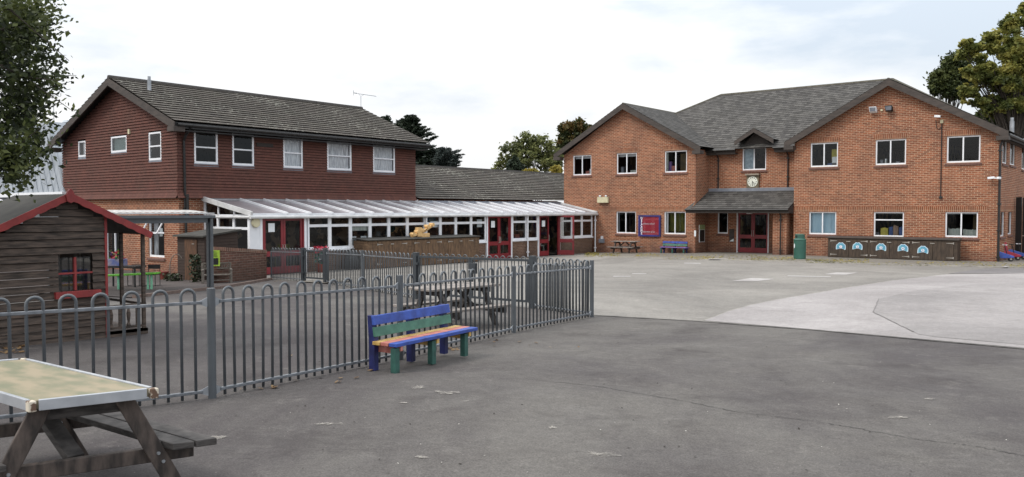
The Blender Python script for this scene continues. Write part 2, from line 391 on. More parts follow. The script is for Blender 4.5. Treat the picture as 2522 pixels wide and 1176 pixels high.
def groundmat(name, c, c2, speck=0.35, rough=0.9, blot=0.5, big=0.16, stain=(0.06, 0.055, 0.055), fine=70):
    m, t, b = newmat(name); b.inputs['Roughness'].default_value = rough; setin(b, 'Specular IOR Level', 0.35)
    lk = t.links.new
    tcn = N(t, 'ShaderNodeTexCoord')
    def noise(s, d, r=0.6, dist=0.0):
        n = N(t, 'ShaderNodeTexNoise'); n.inputs['Scale'].default_value = s; n.inputs['Detail'].default_value = d; n.inputs['Roughness'].default_value = r
        n.inputs['Distortion'].default_value = dist
        lk(tcn.outputs['Object'], n.inputs['Vector']); return n.outputs['Fac']
    def rng(a, lo, hi, o0, o1):
        r = N(t, 'ShaderNodeMapRange'); r.inputs[1].default_value = lo; r.inputs[2].default_value = hi; r.inputs[3].default_value = o0; r.inputs[4].default_value = o1
        lk(a, r.inputs[0]); return r.outputs[0]
    def mix(f, a, cc):
        x = N(t, 'ShaderNodeMix', data_type='RGBA'); lk(f, x.inputs[0])
        if isinstance(a, tuple): x.inputs[6].default_value = col(a)
        else: lk(a, x.inputs[6])
        x.inputs[7].default_value = col(cc); return x.outputs[2]
    k = mix(rng(noise(big, 8, 0.68, 0.8), 0.40, 0.60, 0, 1), c, c2)
    k = mix(rng(noise(0.9, 5, 0.7, 0.3), 0.5, 0.78, 0, blot), k, stain)
    k = mix(rng(noise(2.7, 6, 0.75), 0.56, 0.8, 0, blot * 0.7), k, tuple(min(1, x * 1.55) for x in c))
    sp = N(t, 'ShaderNodeVectorMath', operation='SCALE'); lk(k, sp.inputs[0])
    f1 = noise(fine, 3, 0.8)
    md = N(t, 'ShaderNodeVectorMath', operation='SCALE'); lk(k, md.inputs[0]); lk(rng(noise(11, 7, 0.85), 0.3, 0.7, 0.80, 1.22), md.inputs['Scale']); k = md.outputs[0]
    lk(k, sp.inputs[0])
    lk(rng(f1, 0.25, 0.75, 1 - speck, 1 + speck), sp.inputs['Scale'])
    # scattered pale aggregate and grit
    vo = N(t, 'ShaderNodeTexVoronoi'); vo.inputs['Scale'].default_value = 9.0; lk(tcn.outputs['Object'], vo.inputs['Vector'])
    g1 = rng(vo.outputs['Distance'], 0.05, 0.02, 0, 1)
    x = N(t, 'ShaderNodeMix', data_type='RGBA'); lk(g1, x.inputs[0]); lk(sp.outputs[0], x.inputs[6]); x.inputs[7].default_value = col(tuple(min(1, q * 2.2) for q in c))
    lk(x.outputs[2], b.inputs['Base Color'])
    bp = N(t, 'ShaderNodeBump'); bp.inputs['Strength'].default_value = 0.6; bp.inputs['Distance'].default_value = 0.006
    lk(f1, bp.inputs['Height']); lk(bp.outputs[0], b.inputs['Normal'])
    lk(rng(noise(1.5, 4), 0.3, 0.7, rough - 0.12, rough + 0.08), b.inputs['Roughness'])
    return m
def glassmat(name, tint=(0.75, 0.8, 0.8), refl=1.0):
    m = bpy.data.materials.new(name); m.use_nodes = True; t = m.node_tree; t.nodes.clear()
    o = N(t, 'ShaderNodeOutputMaterial'); tr = N(t, 'ShaderNodeBsdfTransparent'); gl = N(t, 'ShaderNodeBsdfGlossy'); mx = N(t, 'ShaderNodeMixShader'); fr = N(t, 'ShaderNodeFresnel')
    tr.inputs[0].default_value = col(tint); gl.inputs['Roughness'].default_value = 0.02; fr.inputs[0].default_value = 1.5
    mu = N(t, 'ShaderNodeMath', operation='MULTIPLY', use_clamp=True); mu.inputs[1].default_value = refl
    t.links.new(fr.outputs[0], mu.inputs[0]); t.links.new(mu.outputs[0], mx.inputs[0])
    t.links.new(tr.outputs[0], mx.inputs[1]); t.links.new(gl.outputs[0], mx.inputs[2]); t.links.new(mx.outputs[0], o.inputs[0])
    return m
M = dict(
 brick=brickmat('orange_red_brick', (0.320, 0.108, 0.054), (0.165, 0.054, 0.031), (0.45, 0.31, 0.21)),
 soldier=brickmat('soldier_brick', (0.27, 0.088, 0.043), (0.165, 0.053, 0.030), (0.42, 0.285, 0.185), bw=0.075, bh=0.235, swap=True),
 brickdark=brickmat('brown_brick', (0.20, 0.105, 0.07), (0.12, 0.062, 0.045), (0.26, 0.20, 0.15), dirt=(0.07, 0.05, 0.04)),
 brickwall=brickmat('garden_brick', (0.17, 0.075, 0.055), (0.10, 0.05, 0.04), (0.20, 0.14, 0.11), dirt=(0.06, 0.045, 0.035)),
 cladtile=tilemat('clay_hanging_tile', (0.152, 0.062, 0.047), (0.112, 0.047, 0.038), (0.085, 0.038, 0.03), tw=0.165, g=0.1, moss=(0.075, 0.045, 0.035), blot=0.55),
 rooftile=tilemat('concrete_roof_tile', (0.100, 0.086, 0.075), (0.062, 0.054, 0.048), (0.03, 0.026, 0.022), tw=0.33, g=0.3, lichen=0.125, moss=(0.075, 0.075, 0.055)),
 slate=tilemat('grey_slate', (0.112, 0.106, 0.100), (0.052, 0.049, 0.047), (0.015, 0.015, 0.015), tw=0.25, g=0.22, lichen=0.05, lich_col=(0.25, 0.24, 0.21), moss=(0.085, 0.08, 0.065), blot=0.25),
 felt=mat('roof_felt', (0.055, 0.052, 0.045), 0.95, (0.035, 0.033, 0.03), 4, bump=0.3),
 barge=mat('brown_bargeboard', (0.072, 0.057, 0.049), 0.75, (0.042, 0.034, 0.03), 3, stretch=(1, 1, 4)),
 black=mat('black_paint', (0.018, 0.017, 0.017), 0.45, (0.010, 0.010, 0.010), 5),
 darktimber=mat('dark_timber', (0.045, 0.035, 0.03), 0.8, (0.025, 0.02, 0.018), 6, stretch=(1, 1, 6)),
 upvc=mat('white_upvc', (0.84, 0.85, 0.88), 0.35, (0.74, 0.755, 0.79), 2.5),
 alu=mat('white_aluminium', (0.66, 0.66, 0.66), 0.35, (0.5, 0.5, 0.5), 3),
 lead=mat('lead_flashing', (0.22, 0.24, 0.28), 0.5, (0.16, 0.17, 0.2), 3),
 glass=glassmat('window_glass', (0.92, 0.94, 0.94), 0.85),
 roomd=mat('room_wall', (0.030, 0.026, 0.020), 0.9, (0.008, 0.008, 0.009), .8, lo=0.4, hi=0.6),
 curtain=mat('net_curtain', (0.92, 0.93, 0.96), 0.9, (0.50, 0.51, 0.56), 9, stretch=(1, 3, 0.3)),
 bluecur=mat('pale_blue_curtain', (0.50, 0.68, 0.80), 0.9, (0.40, 0.58, 0.72), 5, stretch=(2, 2, 0.3)),
 paper=mat('white_paper', (0.78, 0.82, 0.84), 0.8, (0.7, 0.74, 0.78), 3),
 red=mat('red_door_paint', (0.235, 0.022, 0.028), 0.38, (0.17, 0.016, 0.022), 3),
 redwood=mat('red_wood_paint', (0.30, 0.036, 0.033), 0.6, (0.20, 0.024, 0.024), 7, bump=0.15),
 railm=mat('highlit_grey_rail', (0.21, 0.225, 0.245), 0.36, (0.12, 0.13, 0.145), 14, metal=.25),  # paler than the hoops: highlights along the rails put into their colour
 grey=mat('grey_powder_coat', (0.088, 0.099, 0.11), 0.38, (0.075, 0.083, 0.092), 8, spec=0.6),
 greyd=mat('dark_grey_powder_coat', (0.045, 0.053, 0.06), 0.4, (0.033, 0.038, 0.044), 6),
 galv=mat('galvanised_steel', (0.42, 0.44, 0.47), 0.38, (0.26, 0.28, 0.30), 5, metal=0.5),
 zinc=mat('zinc_sheet', (0.30, 0.33, 0.365), 0.45, (0.20, 0.225, 0.255), 1.6, stretch=(2, 2, 0.25)),
 polyc=None,
 oldwood=mat('weathered_dark_boards', (0.105, 0.076, 0.060), 0.85, (0.032, 0.024, 0.019), 5, stretch=(0.8, 0.8, 7), bump=0.4, bscale=20, detail=8),
 table=mat('weathered_grey_brown_wood', (0.078, 0.070, 0.066), 0.75, (0.022, 0.019, 0.018), 7, stretch=(1.2, 1.2, 5), bump=0.35, bscale=25, detail=8),
 tableleg=mat('dark_weathered_leg_wood', (0.100, 0.076, 0.064), 0.7, (0.022, 0.017, 0.015), 9, stretch=(2, 2, 0.6), bump=0.3, detail=8),
 silverwood=mat('silvered_wood', (0.30, 0.265, 0.24), 0.8, (0.15, 0.13, 0.115), 6, stretch=(1, 1, 5)),
 cabwood=mat('brown_fence_boards', (0.175, 0.105, 0.058), 0.85, (0.09, 0.055, 0.033), 8, stretch=(1.5, 1.5, 0.5), bump=0.3, detail=7),
 cabdark=mat('dark_cupboard_boards', (0.075, 0.052, 0.036), 0.8, (0.042, 0.03, 0.022), 8, stretch=(1.5, 1.5, 0.5), bump=0.3, detail=7),
 shed=mat('shed_boards', (0.045, 0.028, 0.021), 0.85, (0.032, 0.02, 0.015), 6, stretch=(1, 1, 5), detail=7),
 sheddoor=mat('shed_door', (0.125, 0.058, 0.028), 0.8, (0.06, 0.032, 0.018), 7, stretch=(3, 3, 0.5), detail=7),
 steel=mat('stainless_hinge', (0.45, 0.42, 0.38), 0.45, (0.33, 0.31, 0.28), 5, metal=0.3),
 ping=mat('weathered_table_tennis_board', (0.285, 0.235, 0.155), 0.6, (0.165, 0.165, 0.10), 4.5, lo=0.36, hi=0.62, detail=12, stretch=(1, 2.2, 1)),
 rim=mat('scratched_aluminium_trim', (0.50, 0.52, 0.55), 0.35, (0.40, 0.42, 0.45), 9, metal=0.4),
 cream=mat('cream_plastic', (0.62, 0.57, 0.38), 0.6, (0.5, 0.45, 0.3), 4),
 blue=mat('bench_blue', (0.038, 0.088, 0.38), 0.55, (0.024, 0.050, 0.23), 9, bump=0.25, bscale=40, detail=9),
 dblue=mat('bench_dark_blue', (0.020, 0.028, 0.15), 0.5, (0.010, 0.013, 0.065), 7),
 green=mat('bench_green', (0.065, 0.185, 0.130), 0.55, (0.04, 0.12, 0.085), 9, bump=0.25, bscale=40, detail=9),
 dgreen=mat('bench_leg_green', (0.03, 0.105, 0.085), 0.5, (0.02, 0.065, 0.055), 9),
 yellow=mat('bench_yellow', (0.62, 0.42, 0.16), 0.6, (0.46, 0.28, 0.07), 9, bump=.2, detail=9),
 pink=mat('bench_red', (0.52, 0.22, 0.18), 0.6, (0.36, 0.11, 0.09), 9, bump=.2, detail=9),
 purple=mat('bench_purple', (0.22, 0.13, 0.36), 0.55, (0.15, 0.09, 0.28), 12),
 bin=mat('bin_green', (0.035, 0.125, 0.095), 0.42, (0.025, 0.09, 0.07), 3),
 terra=mat('terracotta', (0.20, 0.045, 0.03), 0.8), lime=mat('lime_paint', (0.16, 0.55, 0.04), 0.5), mint=mat('mint_paint', (0.25, 0.62, 0.40), 0.5),
 signblue=mat('sign_navy_frame', (0.040, 0.040, 0.20), 0.4, (0.025, 0.024, 0.12), 4), signred=mat('sign_red_board', (0.60, 0.055, 0.075), 0.4, (0.50, 0.05, 0.085), 2.5),
 signwhite=mat('sign_white_lettering', (0.85, 0.78, 0.82), 0.5, (0.8, 0.74, 0.78), 5),
 signgreen=mat('sign_lime', (0.42, 0.62, 0.06), 0.5), teal=mat('badge_teal', (0.07, 0.24, 0.42), 0.4, (0.16, 0.44, 0.52), 9), badge=mat('badge_white', (0.62, 0.76, 0.84), 0.4, (0.5, 0.62, 0.75), 20),
 pinewood=mat('pale_pine', (0.72, 0.47, 0.21), 0.7, (0.58, 0.36, 0.15), 8), plasred=mat('red_plastic', (0.50, 0.035, 0.07), 0.4), plasblue=mat('blue_plastic', (0.06, 0.12, 0.48), 0.4),
 asphalt=groundmat('dark_tarmac', (0.118, 0.109, 0.100), (0.066, 0.058, 0.058), speck=0.5, blot=0.85, stain=(0.042, 0.035, 0.034)),
 yard=groundmat('pale_worn_tarmac', (0.250, 0.234, 0.212), (0.170, 0.159, 0.145), speck=0.35, blot=0.65, stain=(0.14, 0.127, 0.115), fine=40),
 patch=groundmat('pale_pinkish_tarmac', (0.345, 0.322, 0.315), (0.262, 0.243, 0.238), speck=0.25, blot=0.5, stain=(0.19, 0.17, 0.165), fine=50),
 patch2=groundmat('grey_patch_tarmac', (0.20, 0.185, 0.185), (0.16, 0.15, 0.15), speck=0.2),
 paving=groundmat('pavement_slabs', (0.22, 0.20, 0.17), (0.16, 0.145, 0.125), speck=0.25, stain=(0.12, 0.10, 0.075)),
 patio=groundmat('dark_patio', (0.085, 0.07, 0.065), (0.06, 0.05, 0.047), speck=0.25),
 kerb=groundmat('kerb_stone', (0.40, 0.38, 0.34), (0.30, 0.28, 0.25), speck=0.2), mark=groundmat('worn_white_paint', (0.42, 0.40, 0.39), (0.32, 0.30, 0.29), speck=0.3, stain=(0.3, 0.28, 0.27)),
)
# ---------------------------------------------------------------- ground
def frange(a, b, st):
    r = []; x = a
    while x < b - 1e-6: r.append(x); x += st
    return r + [b]
xs = [-900, -400, -200, -120, -80, -60] + frange(-45, 25, 1)[0:] + [35, 50, 80, 150, 300, 900]
ys = [-300, -120, -60, -35] + frange(-20, 60, 1) + [75, 100, 150, 300, 600, 1500]
mb = MB(); nx = len(xs)
mb.v = [Vector((x, y, gz(x, y))) for y in ys for x in xs]
for j in range(len(ys) - 1):
    for i in range(nx - 1):
        a = j * nx + i; mb.f.append((a, a + 1, a + nx + 1, a + nx)); mb.uv.append(None); mb.mi.append(0)
g = mb.build('ground', M['asphalt']); tag(g, 'dark grey tarmac of the playground, worn and stained', 'ground', kind='structure')
for p in g.data.polygons: p.use_smooth = True
def sheet(name, poly, m, h, label=None, kind='structure', cat=None, step=1.0, build=True):
    bm = bmesh.new(); vs = [bm.verts.new((p[0], p[1], 0)) for p in poly]; f = bm.faces.new(vs)
    x0, x1 = min(p[0] for p in poly), max(p[0] for p in poly); y0, y1 = min(p[1] for p in poly), max(p[1] for p in poly)
    for ax, lo, hi in ((0, x0, x1), (1, y0, y1)):
        k = math.ceil(lo / step) * step
        while k < hi:
            co = [0, 0, 0]; co[ax] = k; no = [0, 0, 0]; no[ax] = 1
            bmesh.ops.bisect_plane(bm, geom=bm.verts[:] + bm.edges[:] + bm.faces[:], plane_co=co, plane_no=no); k += step
    bm.normal_update()
    for f in bm.faces:
        if f.normal.z < 0: f.normal_flip()
    for v in bm.verts: v.co.z = gz(v.co.x, v.co.y) + h
    me = bpy.data.meshes.new(name); bm.to_mesh(me); bm.free(); me.materials.append(m)
    for p in me.polygons: p.use_smooth = True
    o = bpy.data.objects.new(name, me); sc.collection.objects.link(o); ORG[o.name] = Vector((0, 0, 0))
    tag(o, label, cat, kind=kind); return o
def gp(*pp): return [G(*p) for p in pp]
edge_near = gp((1462, 778), (1700, 791), (2000, 814), (2522, 861)) + gp((2800, 892))
xr = edge_near[-1]
yard_poly = edge_near + [Vector((25, xr.y + 2, 0)), Vector((25, 56, 0)), Vector((-30, 56, 0)), Vector((-30, 15.5, 0)), Vector((-23.0, 15.3, 0))] + [W(-7.7, 26.4), W(-6.25, 24.9), W(-5.34, 23.9), W(-3.83, 21.3), W(-2.1, 18.2), W(.39, 16.1)]
# keep the yard polygon simple: it follows the railings on its near side
sheet('yard', yard_poly, M['yard'], 0.006, 'pale worn tarmac of the far yard in front of the buildings', cat='ground')
sheet('road_patch', gp((1735, 791.5), (1790, 770), (1850, 752.5), (1915, 739), (1980, 728), (2100, 707.5), (2200, 692), (2330, 677), (2522, 674.5), (2700, 674)) + gp((2790, 889), (2522, 859.5), (2000, 813)), M['patch'], 0.011, 'pale pinkish resurfaced strip sweeping across the yard to the right', cat='ground')
sheet('resurfaced_patch', gp((2165, 738), (2260, 716), (2400, 702), (2700, 696), (2740, 800), (2700, 868), (2522, 852), (2300, 832), (2262, 826), (2150, 771)), groundmat('grey_worn_tarmac', (0.305, 0.284, 0.277), (0.225, 0.21, 0.205), speck=0.3, blot=0.6, stain=(0.165, 0.15, 0.145)), 0.015, 'slightly greyer patch inside the pale strip', cat='ground')
sheet('dark_patch', gp((2335, 675.5), (2385, 668), (2432, 662), (2560, 663), (2600, 674)), M['patch2'], 0.015, 'dark grey wedge of newer tarmac by the right corner', cat='ground')
pv = gp((1466, 633), (1600, 637), (1750, 641), (1900, 645), (2140, 651), (2300, 655.5), (2450, 660), (2600, 662))
sheet('pavement', pv + [Vector((6, 45, 0)), Vector((-24.6, 40, 0))], M['paving'], 0.03, 'leaf strewn paved strip along the foot of the two storey block', cat='pavement')
mb = MB()
for a, b in zip(pv[:-1], pv[1:]):
    d = (b - a).normalized(); nn = Vector((d.y, -d.x, 0)) * 0.10
    mb.box8([a + nn + Vector((0, 0, -.02)), b + nn + Vector((0, 0, -.02)), b + Vector((0, 0, -.02)), a + Vector((0, 0, -.02)), a + nn + Vector((0, 0, .045)), b + nn + Vector((0, 0, .045)), b + Vector((0, 0, .045)), a + Vector((0, 0, .045))])
tag(mb.build('kerb', M['kerb']), 'pale kerb edge between pavement and yard', 'kerb', kind='structure')
# patio beside the tile-hung house
pt = gp((330, 735), (440, 722), (540, 712), (610, 700), (668, 690))
sheet('patio', pt + [Vector((-24.4, 16.0, 0)), Vector((-27.3, 16, 0)), Vector((-36, 16, 0)), Vector((-36, 6, 0))], M['patio'], 0.02, 'dark paved patio below the canopy', cat='ground')
mb = MB()
for a, b in zip(pt[:-1], pt[1:]): mb.bar(a + Vector((0, 0, .03)), b + Vector((0, 0, .03)), 0.09, 0.08)
tag(mb.build('patio_edging', mat('old_timber_edging', (0.17, 0.12, 0.10), 0.9)), 'worn edging along the patio', 'kerb', kind='structure')
mk = [((1800, 693.6), (1851, 686), (1908, 688.6), (1866, 693.6)), ((2029, 676.7), (2060, 672.4), (2112, 673), (2083, 678)), ((1940, 680), (2046, 682.4), (2047, 684), (1940, 681.6)),
      ((1685, 648.4), (1726, 649), (1726, 650.6), (1685, 650)), ((1510, 681), (1553, 681), (1553, 682.8), (1510, 682.8)), ((1557, 674.6), (1592, 674.6), (1592, 676.2), (1557, 676.2)),
      ((1745, 640.5), (1792, 640.5), (1792, 642), (1745, 642)), ((2466, 662), (2475, 659.5), (2486, 659.5), (2478, 662.3))]
for q in mk: sheet('painted_marking', gp(*q), M['mark'], 0.052 if q[0][0] in (1745, 2466) else 0.012, 'worn white paint mark on the far yard', cat='marking')
# chalky scuffs, ragged outlines
def scuff(px, py, rx, ry, n=26, seed=1):
    r = random.Random(seed); P = []
    for k in range(n):
        a = 2 * math.pi * k / n; q = r.uniform(.35, 1.0); P.append(G(px + rx * q * math.cos(a), py + ry * q * math.sin(a)))
    sheet('chalk_scuff', P, M['scuff'], 0.007, 'faint chalky scuff on the near tarmac', cat='marking', step=50)
M['scuff'] = mat('chalky_scuff', (0.40, 0.37, 0.33), 0.9, (0.3, 0.28, 0.25), 20)
def _alpha(m, sc_=9.0, lo=.52, hi=.72, st=(1, 1, 1), mx=.7):
    t = m.node_tree; b = t.nodes['Principled BSDF']; tcn = N(t, 'ShaderNodeTexCoord'); mp_ = N(t, 'ShaderNodeMapping'); mp_.inputs['Scale'].default_value = st; n = N(t, 'ShaderNodeTexNoise'); n.inputs['Scale'].default_value = sc_; n.inputs['Detail'].default_value = 8; n.inputs['Roughness'].default_value = .75
    r = N(t, 'ShaderNodeMapRange'); r.inputs[1].default_value = lo; r.inputs[2].default_value = hi; r.inputs[4].default_value = mx
    t.links.new(tcn.outputs['Object'], mp_.inputs[0]); t.links.new(mp_.outputs[0], n.inputs['Vector']); t.links.new(n.outputs['Fac'], r.inputs[0]); t.links.new(r.outputs[0], b.inputs['Alpha'])
_alpha(M['scuff'], 7.0, .44, .62, (1, 1, 1), .85)
for i, q in enumerate([(1030, 956, 22, 5), (1480, 1122, 60, 9), (1100, 968, 34, 6), (815, 1046, 56, 4), (540, 1080, 26, 6), (1360, 1055, 14, 4), (2210, 1030, 30, 4), (995, 994, 16, 2), (1325, 879, 16, 2), (2290, 985, 30, 3), (1145, 990, 14, 3), (1040, 1128, 22, 4)]): scuff(*q, seed=i)
# a long repaired crack in the foreground
crk = gp((1300, 935), (1470, 952), (1560, 968), (1690, 990), (1830, 1018), (1960, 1033), (2090, 1052), (2250, 1082), (2400, 1100), (2522, 1124), (2700, 1150))
mb = MB(); r = random.Random(4); pts = []
for a, b in zip(crk[:-1], crk[1:]):
    for k in range(14): q = a.lerp(b, k / 14); pts.append(Vector((q.x + r.uniform(-.012, .012), q.y + r.uniform(-.012, .012), gz(q.x, q.y) + 0.004)))
for a, b in zip(pts[:-1], pts[1:]):
    d = (b - a).normalized(); nn = Vector((d.y, -d.x, 0)) * r.uniform(.001, .005); mb.face([a + nn, b + nn, b - nn, a - nn])
tag(mb.build('tarmac_crack', mat('crack_dark', (0.04, 0.037, 0.036), 0.95)), 'long thin crack running across the near tarmac', 'crack', kind='structure')

# ---------------------------------------------------------------- windows and building parts
def window(parent, F, r, cols=(0.5,), rows=(), fw=0.055, inset=0.045, m='upvc', sill='brick', name='window', bars=0.05, openf=None, sillm=None):
    """r = s0,s1,z0,z1; cols/rows = fractions of the mullions/transoms; rows may be per column"""
    s0, s1, z0, z1 = r; n1 = -inset; n0 = n1 - 0.06
    mb = MB()
    mb.fb(F, s0, s0 + fw, z0, z1, n0, n1); mb.fb(F, s1 - fw, s1, z0, z1, n0, n1)
    mb.fb(F, s0 + fw, s1 - fw, z0, z0 + fw * 1.2, n0, n1); mb.fb(F, s0 + fw, s1 - fw, z1 - fw, z1, n0, n1)
    a0, a1, c0, c1 = s0 + fw, s1 - fw, z0 + fw * 1.2, z1 - fw
    cs = [a0] + [s0 + (s1 - s0) * c for c in cols] + [a1]
    for c in cs[1:-1]: mb.fb(F, c - bars / 2, c + bars / 2, c0, c1, n0 + .002, n1 + .006)
    panes = []
    for i in range(len(cs) - 1):
        rr = rows[i] if rows and isinstance(rows[0], (list, tuple)) else rows
        p0 = cs[i] + (bars / 2 if i > 0 else 0); p1 = cs[i + 1] - (bars / 2 if i < len(cs) - 2 else 0)
        zz = [c0] + sorted(z0 + (z1 - z0) * q for q in rr) + [c1]
        for q in zz[1:-1]: mb.fb(F, p0, p1, q - bars / 2, q + bars / 2, n0 + .004, n1 - .004)
        for j in range(len(zz) - 1): panes.append((p0, p1, zz[j] + (bars / 2 if j > 0 else 0), zz[j + 1] - (bars / 2 if j < len(zz) - 2 else 0)))
    o = mb.build(name, M[m], parent)
    for p in panes:
        q = MB(); q.face([F.pt(p[0], p[2], n0 + .03), F.pt(p[1], p[2], n0 + .03), F.pt(p[1], p[3], n0 + .03), F.pt(p[0], p[3], n0 + .03)]); q.build('pane', M['glass'], o)
    if sill:
        q = MB()
        if sill == 'brick':
            q.box8([F.pt(s0 - .06, z0 - .115, .045), F.pt(s1 + .06, z0 - .115, .045), F.pt(s1 + .06, z0 - .115, n1), F.pt(s0 - .06, z0 - .115, n1),
                    F.pt(s0 - .06, z0 - .05, .045), F.pt(s1 + .06, z0 - .05, .045), F.pt(s1 + .06, z0, n1), F.pt(s0 - .06, z0, n1)])
            q.build('sill', M['sillbrick'], o)
        else:
            q.fb(F, s0 - .02, s1 + .02, z0 - .10, z0, -.04, .05); q.build('sill', M['lead'], o)
    return o
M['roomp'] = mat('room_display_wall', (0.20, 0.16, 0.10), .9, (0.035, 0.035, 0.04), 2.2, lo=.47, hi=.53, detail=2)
M['bookw'] = mat('pale_folders', (.6, .62, .58), .8, (.35, .42, .40), 14, stretch=(4, 1, .3)); M['bookb'] = mat('blue_folders', (.07, .13, .34), .7); M['olive'] = mat('olive_curtain', (0.16, 0.155, 0.03), .9, (0.07, 0.08, 0.02), 6, stretch=(3, 3, .5)); M['manila'] = mat('dim_wood', (.10, .07, .03), .8, (.05, .04, .02), 3)
M['sillbrick'] = mat('plum_brick_sill', (0.17, 0.085, 0.065), 0.8, (0.11, 0.055, 0.045), 12)
def add(parent, name, m, fn, **kw):
    q = MB(); fn(q); return q.build(name, m, parent, **kw)
def inter(x0, x1, y0, y1, zs, parent, back=True):
    q = MB()
    for k in range(len(zs) - 1):
        z0, z1 = zs[k], zs[k + 1]
        # room shells seen through the windows: floor, ceiling, partitions
        q.face([(x0, y0, z0), (x1, y0, z0), (x1, y1, z0), (x0, y1, z0)])
        q.face([(x0, y0, z1 - .05), (x0, y1, z1 - .05), (x1, y1, z1 - .05), (x1, y0, z1 - .05)])
        for p in ((x1, y0, x1, y1), (x0, y1, x0, y0)) + (((x1, y1, x0, y1),) if back else ()):
            q.face([(p[0], p[1], z0), (p[2], p[3], z0), (p[2], p[3], z1 - .05), (p[0], p[1], z1 - .05)])
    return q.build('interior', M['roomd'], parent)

# ================================================================ two storey brick block (right)
FY = 37.9
R_l, R_r = -26.8, -5.72; RC_l, RC_r = -18.82, -13.9; RY = 39.4
bR = thing('brick_building', 'two storey orange brick school block with two gables and grey slate roof', 'building', (-16, 38, gz(-16, 38)))
FR = Fac((R_l, FY), (R_r, FY)); FRC = Fac((RC_l, RY), (RC_r, RY)); FS = Fac((R_r, FY), (R_r, 50.5))
def sx(x): return x - R_l
EAV = 4.62; APX = 7.02; BZ = -0.95
upL = [(1411, 384.5, 1456, 432), (1518.4, 377.5, 1568, 429.5), (1636.7, 370, 1691.4, 424.5)]
upR = [(1995.7, 352.8, 2063.3, 411.6), (2155.7, 343.6, 2231, 407), (2331, 334.4, 2414, 399.5)]
loL = [(1517.5, 523.7, 1566, 575.5), (1635.5, 523.5, 1688.5, 577.5)]
loR = [(1992, 521, 2059, 578), (2151, 521, 2225.5, 584), (2327, 520.5, 2408, 585)]
def rects(F, L): return [F.rect(*q) for q in L]
hUL, hUR, hLL, hLR = rects(FR, upL), rects(FR, upR), rects(FR, loL), rects(FR, loR)
for hs in (hUL, hUR):      # window heads share one level per storey
    zt = sum(h[3] for h in hs) / 3; zb = sum(h[2] for h in hs) / 3
    hs[:] = [(h[0], h[1], zb, zt) for h in hs]
zt = sum(h[3] for h in hLL + hLR) / 5
hLL = [(h[0], h[1], h[2], zt) for h in hLL]; hLR = [(h[0], h[1], h[2], zt) for h in hLR]
mb = MB()
wall(mb, FR, 0, sx(RC_l), BZ, EAV, hUL + hLL); wall(mb, FR, sx(RC_r), sx(R_r), BZ, EAV, hUR + hLR)
for a, b in ((0, sx(RC_l)), (sx(RC_r), sx(R_r))):
    m_ = (a + b) / 2
    mb.face([FR.pt(a, EAV), FR.pt(b, EAV), FR.pt(m_, APX)])
hRW = FRC.rect(1828, 364, 1886.5, 419.5); hRN = FRC.rect(1767, 522, 1792.5, 576)
hRN2 = FRC.rect(1912, 522, 1925, 576)
dr = FRC.rect(1814, 521.5, 1893, 626); gD = gz(-15.5, 39.0)
hD = (dr[0], dr[1], gD, dr[3])
wall(mb, FRC, 0, FRC.len, BZ, EAV, [hRW, hRN, hRN2, hD])
# returns of the recess, outer left wall and the long right side
for x, n in ((RC_l, 1), (RC_r, -1)):
    mb.face([(x, FY, BZ), (x, RY, BZ), (x, RY, EAV), (x, FY, EAV)] if n > 0 else [(x, RY, BZ), (x, FY, BZ), (x, FY, EAV), (x, RY, EAV)])
mb.face([(R_l, 50.5, BZ), (R_l, FY, BZ), (R_l, FY, EAV), (R_l, 50.5, EAV)])
mb.face([(R_r, 50.5, BZ), (R_l, 50.5, BZ), (R_l, 50.5, EAV), (R_r, 50.5, EAV)])
sU = [FS.rect(2468.5, 341, 2481, 403.5), FS.rect(2487, 347, 2500.5, 407), FS.rect(2516, 357, 2527, 418)]
sL = [FS.rect(2463.5, 517.5, 2474, 583), FS.rect(2482, 517.5, 2492, 578)]
wall(mb, FS, 0, FS.len, BZ, EAV, sU + sL)
mb.build('wall', M['brick'], bR)
# soldier course band above the ground floor windows + heads over the upper ones
band = (zt, zt + 0.235)
for F_, a, b, c, d in [(FR, 0.9, sx(RC_l) - .02, band[0], band[1]), (FR, sx(RC_r) + .02, sx(R_r) - .35, band[0], band[1]), (FS, .35, FS.len, band[0], band[1])] + [(FR, h[0] - .06, h[1] + .06, h[3] + .01, h[3] + .225) for h in hUL + hUR]:
    q = MB(); q.fb(F_, a, b, c, d, 0, .006); q.build('soldier_course', M['soldier'], bR)
# windows
for k, h in enumerate(hUL + hUR): window(bR, FR, h, cols=(0.49,), rows=())
window(bR, FR, hLL[0], cols=(0.47,)); window(bR, FR, hLL[1], cols=(0.49,))
window(bR, FR, hLR[0], cols=(0.49,)); window(bR, FR, hLR[1], cols=(), rows=(0.68,)); window(bR, FR, hLR[2], cols=(0.49,))
window(bR, FRC, hRW, cols=(0.49,)); window(bR, FRC, hRN, cols=()); window(bR, FRC, hRN2, cols=())
for h in sU + sL: window(bR, FS, h, cols=(), fw=.045)
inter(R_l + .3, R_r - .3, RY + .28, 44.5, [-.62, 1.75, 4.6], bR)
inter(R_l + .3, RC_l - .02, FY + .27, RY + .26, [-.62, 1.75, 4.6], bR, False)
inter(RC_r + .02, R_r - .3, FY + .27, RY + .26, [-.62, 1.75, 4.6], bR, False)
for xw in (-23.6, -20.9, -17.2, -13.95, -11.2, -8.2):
    q = MB(); q.box(xw - .05, xw + .05, RY + .3, 44.4, -.6, 4.5); q.build('partition', M['roomp'], bR)
